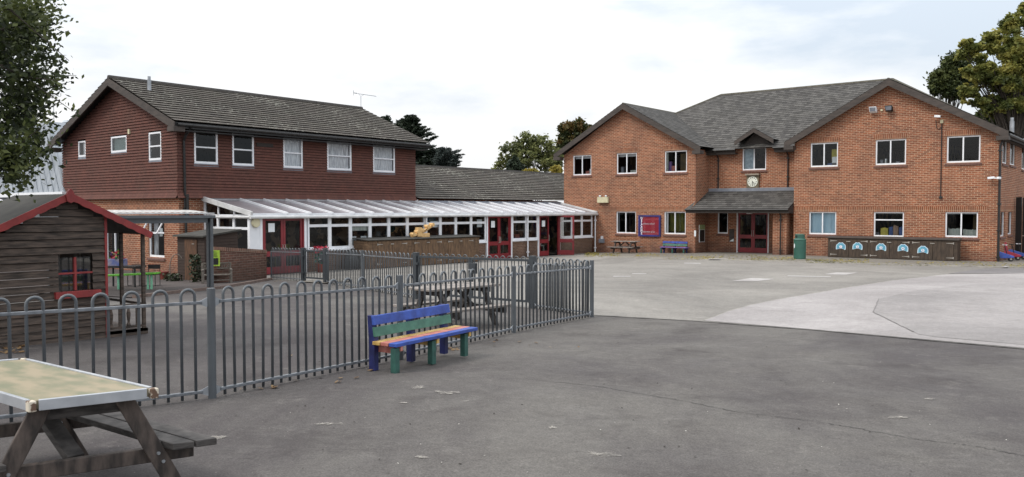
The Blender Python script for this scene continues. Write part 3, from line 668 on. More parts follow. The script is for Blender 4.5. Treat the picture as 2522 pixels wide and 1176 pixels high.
for k in range(12):
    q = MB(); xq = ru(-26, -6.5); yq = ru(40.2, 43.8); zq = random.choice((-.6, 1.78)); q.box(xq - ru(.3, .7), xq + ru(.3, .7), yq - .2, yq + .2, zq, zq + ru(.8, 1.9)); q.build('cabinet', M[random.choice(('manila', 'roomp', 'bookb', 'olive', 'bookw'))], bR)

# seams between the different layers of tarmac
def seam(name, pts, w0, m, h, label):
    mb = MB(); P = []; r = random.Random(len(pts))
    for a, b in zip(pts[:-1], pts[1:]):
        n = max(2, int((b - a).length / .25))
        for k in range(n): q = a.lerp(b, k / n); P.append(Vector((q.x + r.uniform(-.01, .01), q.y + r.uniform(-.01, .01), gz(q.x, q.y) + h)))
    for a, b in zip(P[:-1], P[1:]):
        d = (b - a).normalized(); nn = Vector((d.y, -d.x, 0)) * w0 * r.uniform(.4, 1); mb.face([a + nn, b + nn, b - nn, a - nn])
    tag(mb.build(name, m), label, 'seam', kind='structure')
sm_ = mat('seam_bitumen', (0.10, 0.094, 0.09), 0.9, (.07, .065, .062), 9); sm2_ = mat('faint_joint', (0.19, 0.175, 0.17), 0.9, (.14, .13, .125), 9)
seam('tarmac_seam', edge_near, .018, sm_, .013, 'dark joint between near and far tarmac')
seam('tarmac_seam', gp((2165, 738), (2150, 771), (2262, 826)), .010, sm2_, .019, 'thin joint inside the pale strip')
seam('tarmac_seam', gp((1735, 791.5), (1790, 770), (1850, 752.5), (1915, 739), (1980, 728), (2100, 707.5), (2200, 692), (2330, 677)), .012, M['kerb'], .014, 'pale edge of the resurfaced strip')
# roofs of the brick block
q = MB(); GZ0, GZ1 = 4.70, 7.15
for (a, c, b) in ((-27.2, -22.83, -18.45), (-14.22, -9.81, -5.38)):
    tslope(q, (b, 37.56, GZ0), (b, 43.6, GZ0), (c, 37.56, GZ1), (c, 43.6, GZ1), 0.22, 0.022)
    tslope(q, (a, 43.6, GZ0), (a, 37.56, GZ0), (c, 43.6, GZ1), (c, 37.56, GZ1), 0.22, 0.022)
RG = 44.8; RZ = 8.16
tslope(q, (-27.15, 39.02, 4.60), (-5.42, 39.02, 4.60), (-20.7, RG, RZ), (-11.5, RG, RZ), 0.22, 0.022)
tslope(q, (-27.15, 50.6, 4.6), (-27.15, 39.02, 4.60), (-20.7, RG, RZ), (-20.7, RG, RZ), 0.22, 0.022)
tslope(q, (-5.42, 39.02, 4.6), (-5.42, 50.6, 4.60), (-11.5, RG, RZ), (-11.5, RG, RZ), 0.22, 0.022)
tslope(q, (-5.42, 50.6, 4.60), (-27.15, 50.6, 4.6), (-11.5, RG, RZ), (-20.7, RG, RZ), 0.22, 0.022)
# gablet over the middle window
gx0, gx1 = FRC.p.x + FRC.hit(1809, 348, .45)[0], FRC.p.x + FRC.hit(1905, 345, .45)[0]; gc = (gx0 + gx1) / 2
gzt = FRC.hit(1854, 316, .45)[1]; gze = FRC.hit(1857, 346, .45)[1] - 0.0
tslope(q, (gx1, 38.95, gze), (gx1, 41.6, gze), (gc, 38.95, gzt), (gc, 41.6, gzt), 0.22, 0.022)
tslope(q, (gx0, 41.6, gze), (gx0, 38.95, gze), (gc, 41.6, gzt), (gc, 38.95, gzt), 0.22, 0.022)
ro = q.build('roof', M['slate'], bR)
q = MB()
def ridge(q, a, b, r=.09): q.tube([a, b], r, 6)
ridge(q, (-20.7, RG, RZ - .02), (-11.5, RG, RZ - .02)); ridge(q, (-22.83, 37.56, GZ1 - .03), (-22.83, 43.3, GZ1 - .03), .07); ridge(q, (-9.81, 37.56, GZ1 - .03), (-9.81, 43.3, GZ1 - .03), .07)
ridge(q, (-20.7, RG, RZ), (-27.1, 39.02, 4.63), .07); ridge(q, (-11.5, RG, RZ), (-5.45, 39.02, 4.63), .07); ridge(q, (gc, 38.95, gzt - .03), (gc, 41.3, gzt - .03), .045)
q.build('ridge_tiles', mat('ridge_tile_mossy', (0.12, 0.11, 0.085), 0.9, (0.07, 0.065, 0.05), 9), bR)
# bargeboards
def barge(par, xa, xc, xb, y, ze0, za, h=.30, t=.05, foot=True, zl=None):
    for x0, x1 in ((xa, xc), (xb, xc)):
        ze = zl if (zl is not None and x0 == xa) else ze0
        q = MB()
        P = [Vector((x0, y, ze)), Vector((x1, y, za)), Vector((x1, y, za - h)), Vector((x0, y, ze - h))]
        q.prism(P, (0, t, 0))
        if foot:
            s_ = 1 if x1 > x0 else -1
            q.box(x0 - .01 * s_, x0 + .42 * s_, y - .012, y + .40, ze - h - .04, ze - h + .13)
        q.build('bargeboard', M['barge'], par)
barge(bR, -27.25, -22.83, -18.42, 37.53, GZ0 - .02, GZ1 - .01); barge(bR, -14.25, -9.81, -5.35, 37.53, GZ0 - .02, GZ1 - .01)
barge(bR, gx0, gc, gx1, 38.92, gze, gzt - .01, h=.2, foot=False)
q = MB()   # soffits and the dark boarding under the eaves
for (a, c, b) in ((-27.2, -22.83, -18.45), (-14.22, -9.81, -5.38)):
    for e in (a, b): q.face([(e, 37.58, GZ0 - .06), (c, 37.58, GZ1 - .07), (c, FY, GZ1 - .07), (e, FY, GZ0 - .06)])
q.face([FRC.pt(gx0 - RC_l + .12, EAV - .02, .06), FRC.pt(gx1 - RC_l - .12, EAV - .02, .06), FRC.pt(gc - RC_l, gzt - .06, .06)])
q.face([FRC.pt(gx0 - RC_l + .12, hRW[3] + .0, .03), FRC.pt(gx1 - RC_l - .12, hRW[3], .03), FRC.pt(gx1 - RC_l - .12, EAV, .03), FRC.pt(gx0 - RC_l + .12, EAV, .03)])
q.build('soffit', M['darktimber'], bR)
for a, b in ((RC_l, gx0), (gx1, RC_r)):
    q = MB(); q.box(a, b, 39.03, 39.06, 4.36, 4.58); q.box(a, b, 39.06, RY - .001, 4.36, 4.39); q.build('fascia', M['darktimber'], bR)
q = MB()
q.box(R_r + .02, R_r + .3, 37.9, 50.5, 4.38, 4.40); q.box(R_r + .27, R_r + .30, 37.62, 50.5, 4.38, 4.60)
q.build('fascia', M['darktimber'], bR)
q = MB()
for a, b in ((RC_l - .05, gx0 + .03), (gx1 - .03, RC_r + .02)): q = MB(); q.tube([(a, 38.96, 4.56), (b, 38.96, 4.56)], .055, 8); q.build('gutter', M['black'], bR)
q = MB(); q.tube([(-5.36, 37.62, 4.55), (-5.36, 50.5, 4.55)], .06, 8)
q.build('gutter', M['black'], bR)
def pipe(parent, pts, r=.034, m='black', clips=True, name='downpipe'):
    q = MB(); q.tube(pts, r, 8)
    if clips:
        a, b = Vector(pts[-2]), Vector(pts[-1])
        k = max(1, int((a - b).length / 1.0))
        for i in range(k + 1): 
            c = a.lerp(b, (i + .15) / (k + .3)); q.box(c.x - r * 1.5, c.x + r * 1.5, c.y - r * 1.5, c.y + r * 1.5, c.z - .03, c.z + .03)
    return q.build(name, M[m], parent)
x1 = RC_l + FRC.hit(1770, 420)[0]; pipe(bR, [(x1, 38.96, 4.5), (x1, 39.1, 4.42), (x1, RY - .06, 4.2), (x1, RY - .06, 2.15)])
x2 = RC_l + FRC.hit(1941.5, 420)[0]; pipe(bR, [(x2, 38.96, 4.5), (x2, 39.1, 4.42), (x2, RY - .06, 4.2), (x2, RY - .06, 2.15)])
pipe(bR, [(-5.36, 37.85, 4.5), (-5.6, 37.83, 4.3), (-5.66, 37.83, 4.1), (-5.66, 37.83, gz(-5.66, 37.8) + .05)], r=.045)
# porch: slated lean-to over the entrance
px0 = RC_l + .0; px1 = R_l + FR.hit(1942, 515, .45)[0]
pzt = FRC.hit(1850, 470)[1]; pze = FR.hit(1830, 515, .5)[1]
q = MB(); tslope(q, (px0 + .01, 37.42, pze), (px1, 37.42, pze), (px0 + .01, RY - .02, pzt), (RC_r - .02, RY - .02, pzt), 0.24, 0.03)
q.face([(px1, 37.42, pze), (RC_r - .01, 37.87, pze + .28), (RC_r - .02, RY - .02, pzt)])
q.face([(px0 - .32, 37.42, pze), (px0 + .01, 37.42, pze), (px0 + .01, 37.88, pze + .38)])
por = q.build('porch_roof', M['slate'], bR)
q = MB(); q.box(px0 + .02, RC_r - .02, RY - .10, RY - .01, pzt - .03, pzt + .13); q.build('flashing', M['lead'], bR)
q = MB(); q.box(px0 - .28, px1 + .02, 37.40, 37.43, pze - .20, pze - .03); q.box(px0 + .02, px1, 37.44, RY, pze - .19, pze - .16)
q.face([(px1, 37.43, pze - .03), (RC_r, 37.85, pze + .26), (RC_r, 37.85, pze - .2), (px1, 37.43, pze - .2)])
q.build('porch_fascia', M['darktimber'], bR)
q = MB(); q.tube([(px0 - .3, 37.36, pze - .04), (px1 + .02, 37.36, pze - .04)], .05, 8); q.build('gutter', M['black'], bR)
xp = R_l + FR.hit(1930, 560, -.1)[0]; pipe(bR, [(xp, 37.36, pze - .06), (xp, 37.5, pze - .2), (xp, 37.62, pze - .3), (xp, 37.62, gz(xp, 37.6) + .04)])
q = MB(); xa = R_l + FR.hit(1912, 560, -.3)[0]; xb = R_l + FR.hit(1946, 560, -.3)[0]; q.box(xa, xb, 37.75, 38.2, BZ, pze - .2); q.build('porch_pier', M['brick'], bR)
# entrance doors
s0, s1, z0, z1 = hD
q = MB(); q.fb(FRC, s0, s0 + .05, z0, z1, -.12, .02); q.fb(FRC, s1 - .05, s1, z0, z1, -.12, .02); q.fb(FRC, s0, s1, z1 - .05, z1, -.12, .02)
q.build('door_frame', M['upvc'], bR)
def door(parent, F, s0, s1, z0, z1, n, mid=0.42, handle=1, glass2=True, st=.09):
    q = MB(); q.fb(F, s0, s0 + st, z0, z1, n - .045, n); q.fb(F, s1 - st, s1, z0, z1, n - .045, n)
    q.fb(F, s0 + st, s1 - st, z0, z0 + .24, n - .045, n); q.fb(F, s0 + st, s1 - st, z1 - .09, z1, n - .045, n)
    zm = z0 + (z1 - z0) * mid; q.fb(F, s0 + st, s1 - st, zm - .09, zm + .09, n - .045, n)
    d = q.build('door', M['red'], parent)
    for a, b in ((z0 + .24, zm - .09), (zm + .09, z1 - .09)):
        g_ = MB(); g_.face([F.pt(s0 + st, a, n - .02), F.pt(s1 - st, a, n - .02), F.pt(s1 - st, b, n - .02), F.pt(s0 + st, b, n - .02)]); g_.build('pane', M['glass'], d)
    h = MB(); hs = s1 - st * .5 if handle > 0 else s0 + st * .5
    h.tube([F.pt(hs, zm + .02, n + .0), F.pt(hs, zm + .02, n + .05), F.pt(hs, zm + .30, n + .05), F.pt(hs, zm + .30, n)], .013, 6); h.build('handle', M['steel'], d)
    return d
md = (s0 + s1) / 2
door(bR, FRC, s0 + .055, md - .004, z0 + .02, z1 - .06, -.05, mid=.40, handle=1)
door(bR, FRC, md + .004, s1 - .055, z0 + .02, z1 - .06, -.05, mid=.40, handle=-1)
# flue pipe on the right side roof
q = MB(); xf, yf = -6.0, 43.0; q.tube([(xf, yf, 4.8), (xf, yf, 5.55)], .09, 10); q.tube([(xf, yf, 5.55), (xf, yf, 5.7)], .07, 10); q.build('flue', M['galv'], bR)

# ---- things fixed to, or seen inside, the brick block
def clock():
    s_, z_ = FRC.hit(1855.5, 448); c = FRC.pt(s_, z_, .0)
    t = thing('wall_clock', 'round white wall clock in a wooden case under the porch window', 'clock', c)
    r = FRC.hit(1868, 448)[0] - s_
    q = MB(); q.fb(FRC, s_ - r * 1.2, s_ + r * 1.2, z_ - r * 1.22, z_ + r * 1.2, .002, .10); q.build('clock_case', mat('mossy_clock_case', (0.20, 0.16, 0.10), .8, (0.12, .10, .07), 6), t)
    q = MB(); q.fb(FRC, s_ - r * 1.38, s_ + r * 1.38, z_ + r * 1.2, z_ + r * 1.52, .0, .2); q.build('clock_hood', mat('grey_clock_hood', (0.30, 0.25, 0.2), .8), t)
    q = MB(); q.prism([FRC.pt(s_ + r * math.cos(a), z_ + r * math.sin(a), .10) for a in [k * math.pi / 16 for k in range(32)]], FRC.n * .02)
    d = q.build('clock_face', mat('clock_dial', (0.80, 0.82, 0.72), .5), t, fixn=True)
    q = MB()
    for k in range(12):
        a = k * math.pi / 6; u, v = s_ + r * .76 * math.sin(a), z_ + r * .76 * math.cos(a); q.fb(FRC, u - .014, u + .014, v - .024, v + .024, .121, .125)
    q.build('hour_marks', M['black'], d)
    q = MB(); q.bar(FRC.pt(s_, z_ + .03, .13), FRC.pt(s_ + .0, z_ - r * .75, .13), .012, .022, up=FRC.n); q.build('minute_hand', M['black'], d)
    q = MB(); q.bar(FRC.pt(s_, z_ + .03, .135), FRC.pt(s_ + r * .42, z_ - r * .42, .135), .012, .03, up=FRC.n); q.build('hour_hand', M['black'], d)
clock()
def text(F, body, s, z, n, size, m, parent, name='lettering', rot=0, align='LEFT', sx_=1.0, bold=0.0):
    cu = bpy.data.curves.new('txt', 'FONT'); cu.body = body; cu.size = size; cu.extrude = 0.002; cu.align_x = align; cu.align_y = 'CENTER'; cu.offset = bold
    to = bpy.data.objects.new('txt', cu); sc.collection.objects.link(to); dg = bpy.context.evaluated_depsgraph_get()
    me = bpy.data.meshes.new_from_object(to.evaluated_get(dg)); bpy.data.objects.remove(to)
    org = ORG.get(parent.name, Vector((0, 0, 0)))
    for v in me.vertices:
        x, y = v.co.x * sx_, v.co.y
        x, y = x * math.cos(rot) - y * math.sin(rot), x * math.sin(rot) + y * math.cos(rot)
        v.co = F.pt(s + x, z + y, n + v.co.z) - org
    me.materials.clear(); me.materials.append(m)
    o = bpy.data.objects.new(name, me); sc.collection.objects.link(o); o.parent = parent; ORG[o.name] = org; return o
def sign():
    s0, s1, z0, z1 = FR.rect(1572, 530.5, 1626, 583, .08); t = thing('welcome_sign', 'red welcome sign in a navy blue frame between ground floor windows', 'sign', FR.pt(s0, z0, 0))
    q = MB(); f = .085
    q.fb(FR, s0, s0 + f, z0, z1, .0, .09); q.fb(FR, s1 - f, s1, z0, z1, 0, .09); q.fb(FR, s0 + f, s1 - f, z0, z0 + f, 0, .09); q.fb(FR, s0 + f, s1 - f, z1 - f, z1, 0, .09)
    q.build('frame', M['signblue'], t)
    q = MB(); q.fb(FR, s0 + f, s1 - f, z0 + f, z1 - f, .0, .045); bo = q.build('board', M['signred'], t)
    q = MB(); q.fb(FR, s0 + f, s0 + f + .13, z0 + f, z1 - f, .046, .050); q.build('side_band', M['signblue'], bo)
    H = (z1 - z0 - 2 * f) / 7
    for k, ch in enumerate('WELCOME'): text(FR, ch, s0 + f + .10, z1 - f - H * (k + .5), .056, H * 1.35, M['signwhite'], bo, align='CENTER', sx_=.95, bold=.006)
    text(FR, 'primary school', s0 + f + .17, z0 + (z1 - z0) * .60, .054, .125, M['signwhite'], bo, sx_=.9, bold=.003)
    text(FR, 'federation of six', s0 + f + .17, z0 + (z1 - z0) * .22, .054, .125, M['signwhite'], bo, sx_=.85, bold=.003)
    q = MB(); q.fb(FR, s0 + f + .13, s1 - f, z0 + f, z1 - f, .066, .07); q.build('glazing', glassmat('sign_perspex', (0.99, 0.98, 0.99), .8), t)
sign()
def floodbox():
    s0, s1, z0, z1 = FR.rect(1471.5, 486, 1497.5, 500, .1)
    t = thing('twin_light_box', 'cream emergency light box with two small lamps on the left gable wall', 'light', FR.pt(s0, z0))
    q = MB(); q.fb(FR, s0, s1, z0, z1, 0, .14); q.build('box', M['cream'], t, bevel=.01)
    for k in (.22, .78):
        q = MB(); c = FR.pt(s0 + (s1 - s0) * k, z1 + .05, .08); q.lathe((c.x, c.y, c.z - .05), [(.03, 0), (.06, .03), (.065, .07), (.04, .10)], 12); q.build('lamp', M['paper'], t, smooth=True)
floodbox()
def flood(px, py, m, label, name='floodlight'):
    s_, z_ = FR.hit(px, py, .15); t = thing(name, label, 'light', FR.pt(s_, z_))
    q = MB(); q.bar(FR.pt(s_, z_ + .05, 0), FR.pt(s_, z_ + .05, .14), .05, .05); q.build('bracket', M['black'], t)
    q = MB(); q.box8([FR.pt(s_ - .15, z_ - .13, .10), FR.pt(s_ + .15, z_ - .13, .10), FR.pt(s_ + .13, z_ - .08, .24), FR.pt(s_ - .13, z_ - .08, .24),
                     FR.pt(s_ - .15, z_ + .05, .12), FR.pt(s_ + .15, z_ + .05, .12), FR.pt(s_ + .15, z_ + .12, .30), FR.pt(s_ - .15, z_ + .12, .30)][::1]); q.build('housing', M[m], t, fixn=True)
    q = MB(); q.face([FR.pt(s_ - .11, z_ - .075, .252), FR.pt(s_ + .11, z_ - .075, .252), FR.pt(s_ + .125, z_ + .085, .304), FR.pt(s_ - .125, z_ + .085, .304)]); q.build('lens', M['lead'], t)
flood(2151, 271, 'upvc', 'white floodlight high in the right gable'); flood(2190, 268, 'black', 'black floodlight beside the white one in the right gable')
def smallbox(px, py, w_, h_, name, label, cat, m='cream', d=.05):
    s_, z_ = FR.hit(px, py); q = MB(); q.fb(FR, s_ - w_ / 2, s_ + w_ / 2, z_ - h_ / 2, z_ + h_ / 2, .001, d)
    o = q.build(name, M[m], bevel=.004); tag(o, label, cat)
smallbox(2172, 272, .09, .09, 'junction_box', 'tiny cream junction box between the two floodlights', 'box')
smallbox(2320, 300, .12, .14, 'junction_box', 'cream junction box topping the long black conduit', 'box')
smallbox(1712, 575.5, .10, .30, 'wall_notice', 'small peeling white notice at the corner beside the porch', 'notice', 'paper', .006)
def conduit():
    s_, z_ = FR.hit(2320, 303); s2, z2 = FR.hit(2317, 485); q = MB(); q.tube([FR.pt(s_, z_ - .05, .025), FR.pt(s2, z2, .025)], .02, 6)
    q.box(*(lambda c: (c.x - .06, c.x + .06, c.y - .03, c.y + .02, c.z - .08, c.z + .02))(FR.pt(s2, z2, .02)))
    a, b = FR.hit(2305, 296), FR.hit(2307, 316); q.tube([FR.pt(a[0], a[1], .02), FR.pt(b[0], b[1], .02), FR.pt((b[0] + s_) / 2, b[1] - .06, .02), FR.pt(s_, z_ - .15, .02)], .012, 6)
    o = q.build('conduit', M['black']); tag(o, 'long black cable conduit running down between the upper right windows', 'pipe')
conduit()
def cctv(px, py, label, d=1):
    s_, z_ = FR.hit(px, py, .15); t = thing('security_camera', label, 'camera', FR.pt(s_, z_))
    q = MB(); q.bar(FR.pt(s_, z_, .0), FR.pt(s_, z_, .16), .04, .04); q.build('bracket', M['upvc'], t)
    q = MB(); q.bar(FR.pt(s_ - .12 * d, z_ + .02, .16), FR.pt(s_ + .12 * d, z_ - .01, .22), .09, .09); q.build('housing', M['upvc'], t, bevel=.012)
    q = MB(); q.bar(FR.pt(s_ + .118 * d, z_ - .01, .2195), FR.pt(s_ + .126 * d, z_ - .01, .2205), .06, .06); q.build('lens', M['black'], t)
cctv(2310, 287.5, 'boxy white security camera above the conduit in the right gable'); cctv(2441, 439, 'white security camera on the front face at the right corner', -1)
def cctv2():
    s_, z_ = FS.hit(2459.5, 439, .15); t = thing('security_camera', 'white security camera just round the right corner', 'camera', FS.pt(s_, z_))
    q = MB(); q.bar(FS.pt(s_, z_, .0), FS.pt(s_, z_, .14), .04, .04); q.build('bracket', M['upvc'], t)
    q = MB(); q.bar(FS.pt(s_ - .1, z_, .14), FS.pt(s_ + .14, z_, .18), .09, .09); q.build('housing', M['upvc'], t, bevel=.012)
cctv2()
def meter():
    s_, z_ = FR.hit(1482, 591); t = thing('meter_box', 'small grey white meter box low on the wall by the conservatory', 'box', FR.pt(s_, z_))
    q = MB(); q.fb(FR, s_ - .12, s_ + .18, z_ - .16, z_ + .05, .0, .12); q.build('box', M['lead'], t); q = MB(); q.fb(FR, s_ - .0, s_ + .10, z_ + .05, z_ + .2, .0, .1); q.build('cap', M['upvc'], t)
meter()
def plaque():
    s0, s1, z0, z1 = FRC.rect(1796.5, 565, 1808, 596); q = MB(); q.fb(FRC, s0, s1, z0, z1, .001, .03)
    q.build('backboard', M['barge']).name = 'notice_board'
    o = sc.objects['notice_board']; tag(o, 'small brown notice board left of the entrance doors', 'notice board')
    q = MB(); q.face([FRC.pt(s0 + .02, z0 + .02, .034), FRC.pt(s1 - .01, z0 + .02, .034), FRC.pt(s1 - .01, z0 + .16, .034), FRC.pt(s0 + .06, z0 + .06, .034)]); c = q.build('torn_paper', M['paper']); c.parent = o
plaque()
def mirror():
    x = RC_l + .012; F2 = Fac((RC_l, FY), (RC_l, RY)); s0, s1, z0, z1 = F2.rect(1721, 554, 1734.5, 597)
    t = thing('wall_panel', 'narrow black panel with a pale green header on the porch side wall', 'panel', F2.pt(s0, z0))
    q = MB(); q.fb(F2, s0, s1, z0, z1, .001, .03); q.build('backing', M['upvc'], t)
    q = MB(); q.fb(F2, s0 + .05, s1 - .05, z0 + .03, z0 + (z1 - z0) * .70, .031, .036); q.build('dark_sheet', M['black'], t)
    q = MB(); q.fb(F2, s0 + .01, s1 - .01, z0 + (z1 - z0) * .72, z1, .031, .036); q.build('header', mat('pale_green_print', (.35, .42, .2), .6), t)
mirror()
q = MB(); s_, z_ = FRC.hit(1846, 526, .5); q.lathe(FRC.pt(s_, z_ - .03, .5), [(.02, 0), (.15, .01), (.15, .04)], 16); tag(q.build('porch_light', M['paper'], smooth=True), 'flat round white light on the porch ceiling above the doors', 'light')

# curtains, blinds and clutter behind the panes
def inwin(parent, F, r, m, z0=0, z1=1, s0=0, s1=1, n=-.22, name='blind', wav=0):
    a, b = r[0] + (r[1] - r[0]) * s0, r[0] + (r[1] - r[0]) * s1; c, d = r[2] + (r[3] - r[2]) * z0, r[2] + (r[3] - r[2]) * z1
    q = MB(); k = 14 if wav else 1
    for i in range(k):
        u, v = a + (b - a) * i / k, a + (b - a) * (i + 1) / k; n0 = n + wav * math.sin(i * 2.1); n1 = n + wav * math.sin((i + 1) * 2.1)
        q.face([F.pt(u, c, n0), F.pt(v, c, n1), F.pt(v, d, n1), F.pt(u, d, n0)])
    return q.build(name, m if not isinstance(m, str) else M[m], parent)
M['bookw'] = mat('pale_folders', (.6, .62, .58), .8, (.35, .42, .40), 14, stretch=(4, 1, .3)); M['bookb'] = mat('blue_folders', (.07, .13, .34), .7); M['booky'] = mat('yellow_box', (.62, .55, .1), .7); M['bookp'] = mat('tan_folder', (.42, .28, .2), .7); M['manila'] = mat('dim_wood', (.10, .07, .03), .8, (.05, .04, .02), 3)
inwin(bR, FR, hLR[0], 'bluecur', name='curtain', wav=.012)
for h in hUL[:2]: inwin(bR, FR, h, 'upvc', .84, 1)
inwin(bR, FR, hUL[2], 'bookw', .0, .95, .03, .10, n=-.16, name='curtain'); inwin(bR, FR, hUR[1], 'manila', .0, 1, .90, .97, n=-.16, name='curtain'); inwin(bR, FR, hUR[0], 'booky', .35, .75, .62, .9, n=-.6, name='poster'); inwin(bR, FR, hLL[0], 'lead', .0, 1, .03, .10, n=-.16, name='curtain'); inwin(bR, FR, hLR[2], 'manila', .25, .92, .78, .93, n=-.5, name='poster')
inwin(bR, FR, hLR[2], 'lead', .90, 1)
inwin(bR, FRC, hRW, mat('frosted_film', (0.36, 0.45, 0.52), .6, (0.20, 0.26, 0.31), 6, detail=6), 0.02, .97, 0.03, .46, n=-.14, name='window_film')
M['olive'] = mat('olive_curtain', (0.16, 0.155, 0.03), .9, (0.07, 0.08, 0.02), 6, stretch=(3, 3, .5))
inwin(bR, FR, hLL[1], 'olive', .12, 1, .10, .92, n=-.35, name='curtain', wav=.03)
inwin(bR, FR, hLL[1], 'upvc', 0, 1, .02, .13, n=-.16, name='curtain')
def items(F, r, L, label, name='row_of_books', cat='books', n=-.32, base=0.02):
    c = F.pt(r[0], r[2], n); t = thing(name, label, cat, c)
    for (a, b, h, m) in L:
        u, v = r[0] + (r[1] - r[0]) * a, r[0] + (r[1] - r[0]) * b
        q = MB(); k = max(1, int((v - u) / .035)) if h < .9 and name == 'row_of_books' else 1
        for i in range(k):
            uu, vv = u + (v - u) * i / k, u + (v - u) * (i + .92) / k
            hh = (r[3] - r[2]) * h * (ru(.86, 1.0) if k > 1 else 1)
            q.fb(F, uu, vv, r[2] + base, r[2] + base + hh, n - .12, n + .04)
        q.build('book' if name == 'row_of_books' else 'item', M[m], t)
items(FR, hLR[1], [(.0, .12, .16, 'lead'), (.18, .42, .36, 'booky'), (.46, .58, .42, 'bookb'), (.60, .76, .45, 'bookp'), (.79, .93, .42, 'bookb')], 'yellow, blue and tan folders behind the middle ground floor window of the right gable')
items(FR, hLR[2], [(.05, .45, .34, 'bookw'), (.52, .93, .30, 'bookw')], 'pale grey green folders leaning behind the rightmost ground floor window')
items(FR, hUR[0], [(.55, .90, .13, 'bookb'), (.72, .95, .40, 'paper')], 'blue pile and a white sheet behind the leftmost upper window of the right gable', name='window_clutter', cat='papers')
items(FR, hUR[1], [(.1, .2, .2, 'lead'), (.26, .31, .24, 'paper'), (.62, .74, .12, 'lead')], 'small bottles on the sill of the middle upper window of the right gable', name='window_clutter', cat='bottles')
items(FR, hUL[0], [(.55, .75, .2, 'pink'), (.76, .95, .30, 'paper')], 'pink and white papers behind the leftmost upper window', name='window_clutter', cat='papers')
items(FR, hUL[1], [(.08, .22, .34, 'lead'), (.55, .9, .16, 'bookw')], 'grey pots behind the second upper window of the left gable', name='window_clutter', cat='pots')
items(FR, hUL[2], [(.06, .2, .5, 'purple'), (.2, .42, .3, 'pink'), (.6, .95, .85, 'manila')], 'purple and pink shapes behind the upper window beside the porch', name='window_clutter', cat='toys')
def stickers(r, lab):
    t = thing('window_sticker', lab, 'sticker', FS.pt(r[0], r[2])); a, b = r[0], r[1]
    for (u, v) in ((.6, .82), (.3, .55), (.4, .28)):
        c = (a + (b - a) * u, r[2] + (r[3] - r[2]) * v); q = MB(); q.prism([FS.pt(c[0] + .17 * math.cos(k * math.pi / 8), c[1] + .17 * math.sin(k * math.pi / 8), -.115) for k in range(16)], FS.n * -.004); q.build('disc', M['paper'], t)
stickers(sU[0], 'white round stickers in the first narrow upper side window'); stickers(sU[1], 'white round stickers in the second narrow upper side window')
# ================================================================ tile-hung house (left) and low link roof
LX = -27.2; LY = 15.3; L_w = -36.2; L_e = 26.75
bL = thing('tile_hung_house', 'two storey house hung with dark red tiles above brown brick, grey tiled roof', 'building', (-31.7, 18, gz(-30, 18)))
FG = Fac((L_w, LY), (LX, LY)); FF = Fac((LX, LY), (LX, L_e))
base_z = 0.5 * (FG.hit(318, 489.5)[1] + FF.hit(740, 489.5)[1])
AP_X, AP_Z = -31.30, 6.53; EV_Z = 4.60; SL = (AP_Z - EV_Z) / (AP_X * -1 + -26.68)
def roofz(x): return AP_Z - SL * abs(x - AP_X) - .12
upG = [(196, 348, 214, 387), (276.5, 336, 315, 375.5), (370, 326, 400.5, 395)]
upF = [(477, 324, 535, 397.5), (571, 331.5, 624, 403.5), (696.5, 340.5, 744, 417), (804.5, 349, 864, 423.5), (917.5, 359, 971, 428)]
hG = rects(FG, upG); hF = rects(FF, upF)
for hs in (hF,):
    zt_ = sum(h[3] for h in hs) / len(hs); zb_ = sum(h[2] for h in hs) / len(hs); hs[:] = [(h[0], h[1], zb_, zt_) for h in hs]
gw = FG.rect(366, 543, 405, 634); gd = FG.rect(262, 566, 303, 700); gd = (gd[0], gd[1], -.55, gd[3])
def grange(z):
    k = (roofz(AP_X) - z) / SL; a, b = AP_X - k, AP_X + k
    return None if k < .05 else (max(0, a - L_w), min(FG.len + .068, b - L_w))
q = MB(); wall(q, FG, 0, FG.len, -1.0, base_z + .02, [gw, gd]); wall(q, FF, 0, FF.len, -1.0, base_z + .02, [])
q.face([(L_w, L_e, -1), (L_w, LY, -1), (L_w, LY, base_z), (L_w, L_e, base_z)])
wl = q.build('wall', M['brick'], bL)
q = MB()
strips(q, FG, base_z - .02, roofz(AP_X), grange, [h for h in hG], g=.105, lip=.032, n=.03, slot=.010)
# flared bottom courses
for k in range(3): q.face([FG.pt(0, base_z - .02 + k * .09, .16 - k * .045), FG.pt(FG.len + .1, base_z - .02 + k * .09, .16 - k * .045), FG.pt(FG.len + .1, base_z + .08 + k * .09, .10 - k * .045), FG.pt(0, base_z + .08 + k * .09, .10 - k * .045)], [(0, 0), (9, 0), (9, .1), (0, .1)])
q.face([FG.pt(0, base_z - .03, 0), FG.pt(FG.len + .1, base_z - .03, 0), FG.pt(FG.len + .1, base_z - .02, .16), FG.pt(0, base_z - .02, .16)], [(0, 0)] * 4)
strips(q, FF, base_z - .02, 4.42, lambda z: (-.066, FF.len), [h for h in hF], g=.105, lip=.032, n=.03, slot=.010)
for k in range(3): q.face([FF.pt(-.1, base_z - .02 + k * .09, .16 - k * .045), FF.pt(FF.len, base_z - .02 + k * .09, .16 - k * .045), FF.pt(FF.len, base_z + .08 + k * .09, .10 - k * .045), FF.pt(-.1, base_z + .08 + k * .09, .10 - k * .045)], [(0, 0), (11, 0), (11, .1), (0, .1)])
q.face([FF.pt(0, base_z - .03, 0), FF.pt(FF.len, base_z - .03, 0), FF.pt(FF.len, base_z - .02, .16), FF.pt(-.1, base_z - .02, .16)], [(0, 0)] * 4)
q.face([(L_w, L_e, base_z), (L_w, LY, base_z), (L_w, LY, 4.4), (L_w, L_e, 4.4)], [(0, 0), (11, 0), (11, 4), (0, 4)])
